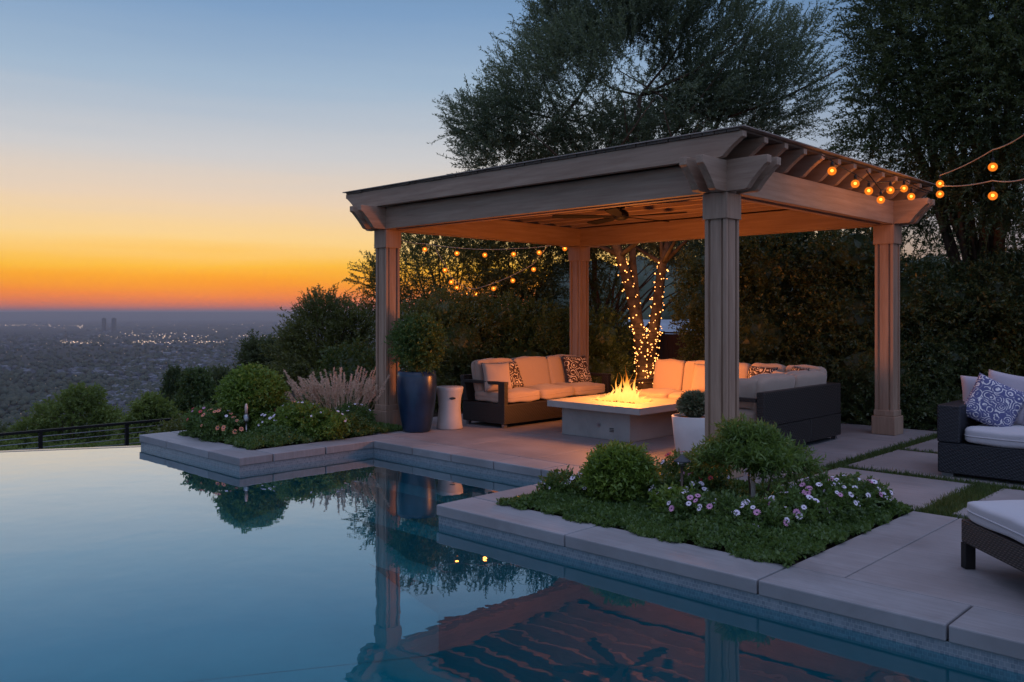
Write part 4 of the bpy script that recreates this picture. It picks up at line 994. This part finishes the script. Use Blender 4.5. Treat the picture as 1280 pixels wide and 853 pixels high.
# ------------------------------------------------------------------ the fairy-lit tree behind the lounge
TB = at(806, 496, 15.5); TB.z = -.06
def big_tree():
    t = thing('olive_tree', 'tall multi-stemmed evergreen behind the lounge with fairy-lit trunks', 'tree', TB)
    def rel(u, v, Y=15.5): return at(u, v, Y)-TB
    stems = [[(806, 500), (806, 470), (803, 440), (797, 405), (787, 360), (775, 320), (765, 290), (740, 220), (700, 150)],
             [(808, 500), (810, 470), (812, 445), (818, 410), (823, 370), (828, 330), (836, 300), (860, 230), (900, 150)],
             [(807, 500), (805, 460), (800, 420), (795, 370), (791, 330), (790, 290), (792, 220), (800, 120)]]
    bm = B(); SP = []
    for i, s in enumerate(stems):
        pts = [rel(u, v, 15.5+(.25 if i == 2 else 0)*k/len(s)) for k, (u, v) in enumerate(s)]; SP.append(pts)
        rs = [[.17, .14, .12, .11, .095, .085, .075, .05, .03], [.16, .13, .11, .10, .09, .08, .07, .05, .03], [.14, .11, .09, .07, .065, .06, .055, .04]][i]
        tube(bm, pts, rs, 10)
        for k in range(5, len(pts)):
            for _ in range(5):
                d = sph(1)[0]; d[2] = abs(d[2])+.3; d = d/np.linalg.norm(d); L = rnd.uniform(1.2, 2.4); e = pts[k]+Vector(d)*L
                tube(bm, [pts[k], pts[k].lerp(e, .5)+Vector((0, 0, -.1)), e], [rs[k]*.6, .022, .008], 6)
    mesh('trunk', bm, M_BARK, t, smooth=True)
    lobes = []
    for (u, v, w, h, dy) in ((800, 90, 130, 110, 0), (700, 110, 95, 75, -.3), (640, 160, 75, 50, .4), (900, 70, 95, 90, .3), (970, 120, 65, 60, 0), (740, 20, 90, 70, .5), (850, -10, 110, 60, 0),
                           (880, 170, 110, 60, .6), (760, 200, 130, 60, .8), (620, 200, 55, 35, 0), (800, 280, 90, 40, 1.0), (590, 150, 30, 25, 0), (1000, 60, 40, 40, .3), (860, 300, 60, 30, .5), (700, 40, 50, 50, 0)):
        p = rel(u, v, 15.5+dy); k = 15.5/FPX; lobes.append((p.x, p.y, p.z, w*k, max(w, h)*k*.85, h*k))
    V, F = crown_geo(lobes, 11500, .42, 24, .060, .017, up=.75, rand=.9, shell=.35, gap=(-.7, 1.35), seed=21, twig=.004, droop=.1)
    npmesh('crown', V, F, L_OLIVE, t)
    return SP
SP = big_tree()
fb = None
for i, lab, j0, j1, tw in ((0, 'fairy lights wound round the left stem of the evergreen', 1, 6, .21), (1, 'fairy lights wound round the right stem of the evergreen', 1, 6, .21), (0, 'second, tighter strand of fairy lights on the lower left stem of the evergreen', 0, 4, -.17), (1, 'second, tighter strand of fairy lights on the lower right stem of the evergreen', 0, 4, -.17)):
    t = thing('fairy_lights', lab, 'fairy lights', TB, 0, 'fairy lights on the evergreen'); pts = SP[i][j0:j1]; n = 95; path = []
    rad = [.175, .145, .128, .115, .10, .09][j0:j1]
    for k in range(n*5):
        q = k/(n*5-1)*(len(pts)-1); j = min(int(q), len(pts)-2); f = q-j; p = pts[j].lerp(pts[j+1], f); r = rad[j]*(1-f)+rad[j+1]*f+.006; a = k*tw+.5*math.sin(k*.37)
        path.append(p+Vector((math.cos(a)*r, math.sin(a)*r, 0)))
    mesh('cable', tube(B(), path, .003, 4), M_BLACK, t)
    for k in range(n):
        p = path[k*5+2]; d = Vector((rnd.uniform(-1, 1), rnd.uniform(-1, 1), rnd.uniform(-1, 1)))*.03
        if fb is None: fb = mesh('fairy_bulb', ico(B(), (0, 0, 0), .0115, 1), M_FAIRY, t, p+d)
        else: o = fb.copy(); COL.objects.link(o); o.parent = t; o.location = p+d; s = rnd.uniform(.7, 1.3); o.scale = (s, s, s)
    for k in ((0, 2, 4) if tw > 0 else ()):
        ld = bpy.data.lights.new('fairy_glow', 'POINT'); ld.energy = 3.0; ld.color = (1, .42, .13); ld.shadow_soft_size = .2; link('fairy_glow', ld, t, pts[k]+Vector((.15, -.35, 0)))

# ------------------------------------------------------------------ other trees and hedges around the lounge
def lob(u, v, Y, w, h, d=None):
    p = at(u, v, Y); k = Y/FPX; return (p.x, p.y, p.z, w*k, (d if d else max(w, h))*k, h*k)
def gnd(u, Y, z=-.06):
    p = at(u, 400, Y); p.z = z; return p
# big tree at the right
tree('dark_tree', 'large dark-leaved tree overhanging the upper right corner', 'tree', gnd(1235, 13.0), [lob(1190, 60, 12.5, 100, 90), lob(1270, 20, 12, 120, 110), lob(1120, 120, 12.8, 62, 60), lob(1260, 140, 12, 100, 90), lob(1110, 30, 13, 50, 60), lob(1180, 190, 12.6, 75, 55),
     lob(1330, 100, 11.5, 130, 130), lob(1290, 250, 12, 90, 60), lob(1210, 260, 12.6, 60, 40), lob(1150, 275, 13.4, 40, 28), lob(1215, 318, 13.6, 60, 22), lob(1080, 175, 12.8, 28, 25), lob(1160, -40, 12.6, 90, 60)], 8200, .38, 24, .056, .020, L_DARK, .11, nl=6, up=.3, rand=1.0, shell=.25, gap=(-1.2, 1.6), seed=31, twig=.004, droop=.25)
# loose back-lit trees behind the left half
G = 'loose trees behind the left of the lounge'
tree('small_tree', 'airy small tree behind the left post, sunset sparkling through it', 'tree', gnd(560, 17.0), [lob(520, 330, 17, 48, 38), lob(580, 320, 17, 60, 40), lob(490, 375, 17, 30, 38), lob(560, 380, 17, 60, 38), lob(618, 372, 17.3, 35, 40), lob(545, 290, 17, 55, 22), lob(470, 350, 16.8, 18, 28)], 2600, .30, 20, .046, .018, L_HEDGE2, .045, G, up=.3, rand=1.0, shell=.2, gap=(-1.0, 2.2), seed=41, twig=.004)
tree('small_tree', 'darker small tree behind the swag of bulbs', 'tree', gnd(640, 16.8), [lob(640, 330, 16.8, 60, 45), lob(690, 330, 17, 45, 45), lob(620, 300, 17, 60, 30), lob(660, 385, 17, 65, 45), lob(700, 290, 17, 60, 28)], 2900, .30, 20, .046, .018, L_DARK, .045, G, up=.3, rand=1.0, shell=.2, gap=(-1.25, 2.2), seed=42, twig=.004)
tree('small_tree', 'thin tree filling the gap between the back post and the fairy-lit stems', 'tree', gnd(750, 17.2), [lob(745, 330, 17.2, 30, 35), lob(760, 385, 17.2, 32, 40), lob(740, 300, 17.2, 40, 25), lob(850, 320, 18, 40, 30), lob(885, 350, 18, 35, 60), lob(800, 295, 18, 50, 18)], 1500, .32, 18, .055, .02, L_DARK, .07, G, up=.3, rand=1.0, shell=.2, gap=(-.9, 2.2), seed=43, twig=.004)
def hedge(label, base, lobes, ntw, leaf, seed, L=.055, Wd=.026, core=.62, group='hedge shrubs round the garden', gap=-3.2, per=14, tl=.2, name='hedge_shrub'):
    base = Vector(base); C = [(a-base.x, b_-base.y, c-base.z, d_, e_, f_) for a, b_, c, d_, e_, f_ in lobes]
    return bush(name, label, 'hedge', base, C, ntw, tl, per, L, Wd, leaf, group, core=core, stems=6, stemr=.02, shell=.62, gap=(gap, 2.0), rand=1.0, up=.25, seed=seed)
hedge('mid-green hedge shrub directly behind the potted shrub and stool', gnd(550, 14.8), [lob(525, 420, 14.8, 42, 38), lob(575, 432, 14.6, 45, 45), lob(560, 395, 15, 40, 28), lob(540, 480, 14.6, 70, 45), lob(600, 400, 15, 30, 26)], 2600, L_HEDGE2, 51)
hedge('green hedge shrub behind the straight sofa, left of the back post', gnd(650, 15.2), [lob(630, 410, 15.2, 42, 36), lob(675, 420, 15.2, 42, 40), lob(650, 460, 15, 75, 45), lob(700, 440, 15.4, 30, 45)], 2600, L_HEDGE, 52)
hedge('low dark hedge shrub just right of the back post', gnd(760, 15.8), [lob(752, 425, 15.8, 30, 35), lob(742, 470, 15.6, 40, 40), lob(772, 445, 16, 18, 30)], 900, L_HEDGE, 53)
hedge('dark hedge shrub between the front post and the fence', gnd(900, 14.4), [lob(885, 385, 15, 28, 55), lob(905, 440, 14.6, 45, 60), lob(880, 340, 15.2, 25, 35)], 1500, L_DARK, 54)
hedge('tall dense dark hedge in the middle of the back boundary', gnd(975, 13.6), [lob(960, 340, 13.6, 55, 55), lob(1020, 335, 13.4, 48, 50), lob(950, 420, 13.4, 60, 60), lob(1020, 420, 13.2, 60, 60), lob(985, 490, 13.2, 110, 50), lob(925, 350, 13.8, 30, 50), lob(970, 300, 13.6, 40, 22)], 5200, L_DARK, 55)
hedge('tall dense dark hedge beside the right post', gnd(1090, 12.8), [lob(1070, 320, 12.8, 50, 42), lob(1070, 395, 12.8, 60, 60), lob(1130, 380, 12.6, 55, 50), lob(1090, 470, 12.6, 90, 60), lob(1150, 450, 12.6, 50, 60)], 4200, L_DARK, 56)
hedge('dark hedge at the right behind the charcoal sofa', gnd(1200, 12.6), [lob(1190, 375, 12.4, 55, 42), lob(1250, 370, 12.2, 55, 50), lob(1185, 450, 12.4, 45, 60), lob(1310, 390, 12, 70, 80)], 3000, L_DARK, 57)
hedge('leafy shrub with yellowish new growth behind the charcoal sofa', gnd(1265, 11.9), [lob(1262, 452, 11.9, 30, 22), lob(1290, 440, 11.9, 40, 35), lob(1260, 490, 11.8, 45, 30)], 900, L_HEDGE2, 58)
hedge('dark hedge beyond the right end of the charcoal sofa', gnd(1450, 11.2), [lob(1400, 400, 11.2, 70, 90), lob(1500, 390, 10.8, 80, 100), lob(1600, 410, 10.4, 80, 100)], 2200, L_DARK, 66)
hedge('low dark shrub at the foot of the hedge beyond the right post', gnd(1080, 11.9), [lob(1065, 515, 12.1, 35, 14), lob(1120, 515, 12.0, 40, 16)], 500, L_DARK, 59)
hedge('low dark shrub behind the corner of the charcoal sofa', gnd(1160, 11.8), [lob(1165, 512, 11.9, 35, 20)], 400, L_DARK, 60)
# loose shrubs at the left rim of the garden
tree('rim_tree', 'wispy bush-like tree rising at the left rim of the garden', 'tree', gnd(405, 18.5, -1.6), [lob(400, 420, 18.5, 40, 38), lob(430, 440, 18.3, 35, 45), lob(405, 390, 18.5, 28, 18), lob(375, 440, 18.5, 28, 30), lob(445, 405, 18.2, 22, 26), lob(410, 475, 18, 60, 40)], 2700, .36, 18, .06, .023, L_HEDGE2, .07, 'trees on the slope below the garden', up=.6, rand=.9, shell=.2, gap=(-1.5, 2.0), seed=61, twig=.005)
tree('rim_tree', 'paler feathery bush left of the wispy rim tree', 'tree', gnd(325, 24, -3.5), [lob(322, 446, 24, 18, 16), lob(345, 455, 24, 20, 22), lob(332, 482, 24, 32, 26)], 1500, .4, 16, .09, .035, L_FAR, .07, 'trees on the slope below the garden', up=.6, rand=.9, shell=.2, gap=(-1.5, 2.0), seed=62, twig=.005)
hedge('green shrub behind the plume grass at the left post', gnd(450, 13.5, -.2), [lob(440, 470, 13.5, 32, 35), lob(460, 500, 13.2, 25, 30), lob(430, 505, 13.2, 50, 22)], 1100, L_HEDGE, 63)
# slope trees
def slope_tree(label, u, Y, lobes, ntw, leaf, seed, L, kind='slope_tree', up=.3, tr=.18, **kw):
    x, y = at(u, 400, Y)[:2]; z = float(hgt(np.float64(x), np.float64(y)))
    return tree(kind, label, 'tree', (x, y, z), lobes, ntw, L*3.2, 14, L, L*.45, leaf, tr, 'trees on the slope below the garden', up=up, seed=seed, **kw)
slope_tree('wide olive-green tree below the railing at the left', 85, 42, [lob(90, 520, 42, 42, 22), lob(45, 540, 42, 25, 14), lob(130, 532, 42, 25, 18), lob(75, 565, 42, 80, 26), lob(103, 498, 42, 22, 12)], 4200, L_TREELEFT, 71, .13, shell=.4, gap=(-1.9, .9), rand=1.0)
slope_tree('small yellow-green tree behind the second railing post', 190, 30, [lob(190, 515, 30, 16, 14), lob(182, 538, 30, 24, 16), lob(208, 535, 30, 14, 14)], 2000, L_TREELEFT, 72, .11, shell=.4, gap=(-1.9, 1.2), rand=1.0)
slope_tree('dark pointed cypress standing above the slope trees', 219, 75, [lob(219, 482, 75, 4.5, 15), lob(218, 502, 75, 7, 20), lob(219, 470, 75, 1.8, 8), lob(219, 525, 75, 9, 25)], 1800, L_DARK, 73, .20, kind='cypress', up=1.6, shell=.2, gap=(-3, .5), rand=.5, tr=.3)
slope_tree('rounded dark tree right of the cypress', 244, 70, [lob(246, 480, 70, 13, 14), lob(242, 505, 70, 15, 18), lob(258, 500, 70, 12, 16)], 2300, L_HEDGE, 74, .20, shell=.4, gap=(-2.2, .6), rand=1.0)
slope_tree('hazier grey-green tree between the dark round tree and the rim bush', 275, 95, [lob(275, 478, 95, 18, 14), lob(290, 492, 95, 20, 18), lob(268, 500, 95, 25, 18)], 1600, L_FAR, 75, .3, shell=.4, gap=(-2.2, .5), rand=1.0)
slope_tree('thin low tree in front of the city at the far left', 15, 60, [lob(5, 560, 60, 40, 14), lob(-40, 550, 60, 50, 20)], 1300, L_FAR, 76, .2, shell=.4, gap=(-2, .6), rand=1.0)
slope_tree('low green scrub tree just behind the railing near the planter', 150, 22, [lob(150, 572, 22, 50, 14), lob(100, 575, 22, 50, 12), lob(200, 560, 22, 24, 12)], 2200, L_TREELEFT, 77, .08, shell=.4, gap=(-2, 1), rand=1.0)
slope_tree('low green scrub tree behind the left stretch of railing', 30, 22, [lob(30, 582, 22, 60, 12), lob(-30, 582, 22, 60, 14)], 1800, L_TREELEFT, 78, .08, shell=.4, gap=(-2, 1), rand=1.0)
hedge('mixed low shrub left of the far planter flowers', gnd(245, 13.2, -.9), [lob(228, 540, 13.2, 18, 8), lob(262, 528, 13.4, 20, 9), lob(218, 550, 13, 18, 8)], 500, L_HEDGE2, 64)

# fence panels and the neighbour's house behind
def fence(label, x0, x1, y, h):
    t = thing('timber_fence', label, 'fence', ((x0+x1)/2, y, -.06), 0, 'boundary fences'); c = (x0+x1)/2
    bm = B(); x = x0
    while x < x1: w = .14; box(bm, x-c+.004, x-c+w-.004, -.01, .01, 0, h+rnd.uniform(-.006, .006)); x += w
    mesh('boards', bm, W_FENCE, t)
    bm = B(); box(bm, x0-c, x1-c, .012, .05, h*.25, h*.25+.09); box(bm, x0-c, x1-c, .012, .05, h*.8, h*.8+.09); box(bm, x0-c, x1-c, -.03, .03, h+.008, h+.04); mesh('rails', bm, W_FENCE, t)
    k = 0
    x = x0
    while x <= x1+.01: bm = B(); box(bm, x-c-.045, x-c+.045, .052, .14, -.0, h+.05); mesh('fence_post', bm, W_FENCE, t); x += (x1-x0)/max(1, round((x1-x0)/2.2))
fence('dark red-brown board fence behind the corner sofa', -12.5, -7.6, 14.6, 1.15)
fence('taller dark board fence behind the right hedge', -7.5, 3.5, 13.9, 1.75)
def house():
    p = at(846, 430, 62); g = float(hgt(np.float64(p.x), np.float64(p.y))); t = thing('neighbour_house', 'pale blue-grey neighbouring house glimpsed over the fence', 'house', (p.x, p.y, g), T)
    bm = B(); H = 1.5-(418-HZ)*62/FPX-g; box(bm, -3.2, 3.4, -3, 3, 0, H); mesh('wall', bm, M_WALLN, t)
    bm = prism(B(), [(-3.4, H+.01), (3.4, H+.01), (0, H+1.05)], 0, -3.6, 3.8); mesh('roof', bm, M_ROOFT, t)
    for x in (-2, 0, 2):
        w = mesh('window', box(B(), x-.5, x+.5, -3.05, -3.0, H-1.6, H-.5), M_WALLN, t); mesh('pane', box(B(), x-.42, x+.42, -3.07, -3.052, H-1.52, H-.58), M_DARKWIN, w)
house()
# wooded hillside beyond the fence (one far mass)
def wooded():
    n = 1500; u = NP.uniform(700, 1500, n); Y = NP.uniform(110, 230, n); X = Y*(u-640)/FPX; x = X*CT-Y*ST; y = X*ST+Y*CT
    bm = B(); bmesh.ops.create_icosphere(bm, subdivisions=2, radius=1); iv = np.array([p.co for p in bm.verts]); fi = np.array([[p.index for p in f.verts] for f in bm.faces]); bm.free()
    zt = 1.5+(Y-110)/120*11+NP.uniform(-3, 2, n)-2; r = NP.uniform(2.5, 5, n)
    V = iv[None]*(1+NP.uniform(-.3, .3, (n, len(iv), 1)))*r[:, None, None]+np.stack([x, y, zt], 1)[:, None]
    F = (fi[None]+(np.arange(n)*len(iv))[:, None, None]).reshape(-1, 3)
    tag(npmesh('far_wood', V.reshape(-1, 3), F, m_leaf('wood_leaf', (.03, .045, .03), (.07, .085, .05), .8, .1, 0)), 'hazy wooded slope beyond the fence', 'wood', kind='stuff')
    pts = []
    bm = B(); rows = []
    for i in range(25):
        u_ = 690+i*35; row = []
        for (Y_, z_) in ((95, float(-30)), (110, -1.5), (170, 4), (235, 10), (300, -60)):
            X_ = Y_*(u_-640)/FPX; q = WX(X_, Y_); row.append(bm.verts.new((q[0], q[1], z_+rnd.uniform(-.4, .4))))
        rows.append(row)
    for a_, b2 in zip(rows, rows[1:]):
        for k in range(4): bm.faces.new((a_[k], b2[k], b2[k+1], a_[k+1]))
    tag(mesh('far_hill', bm, M_HILL, smooth=True), kind='structure')
wooded()
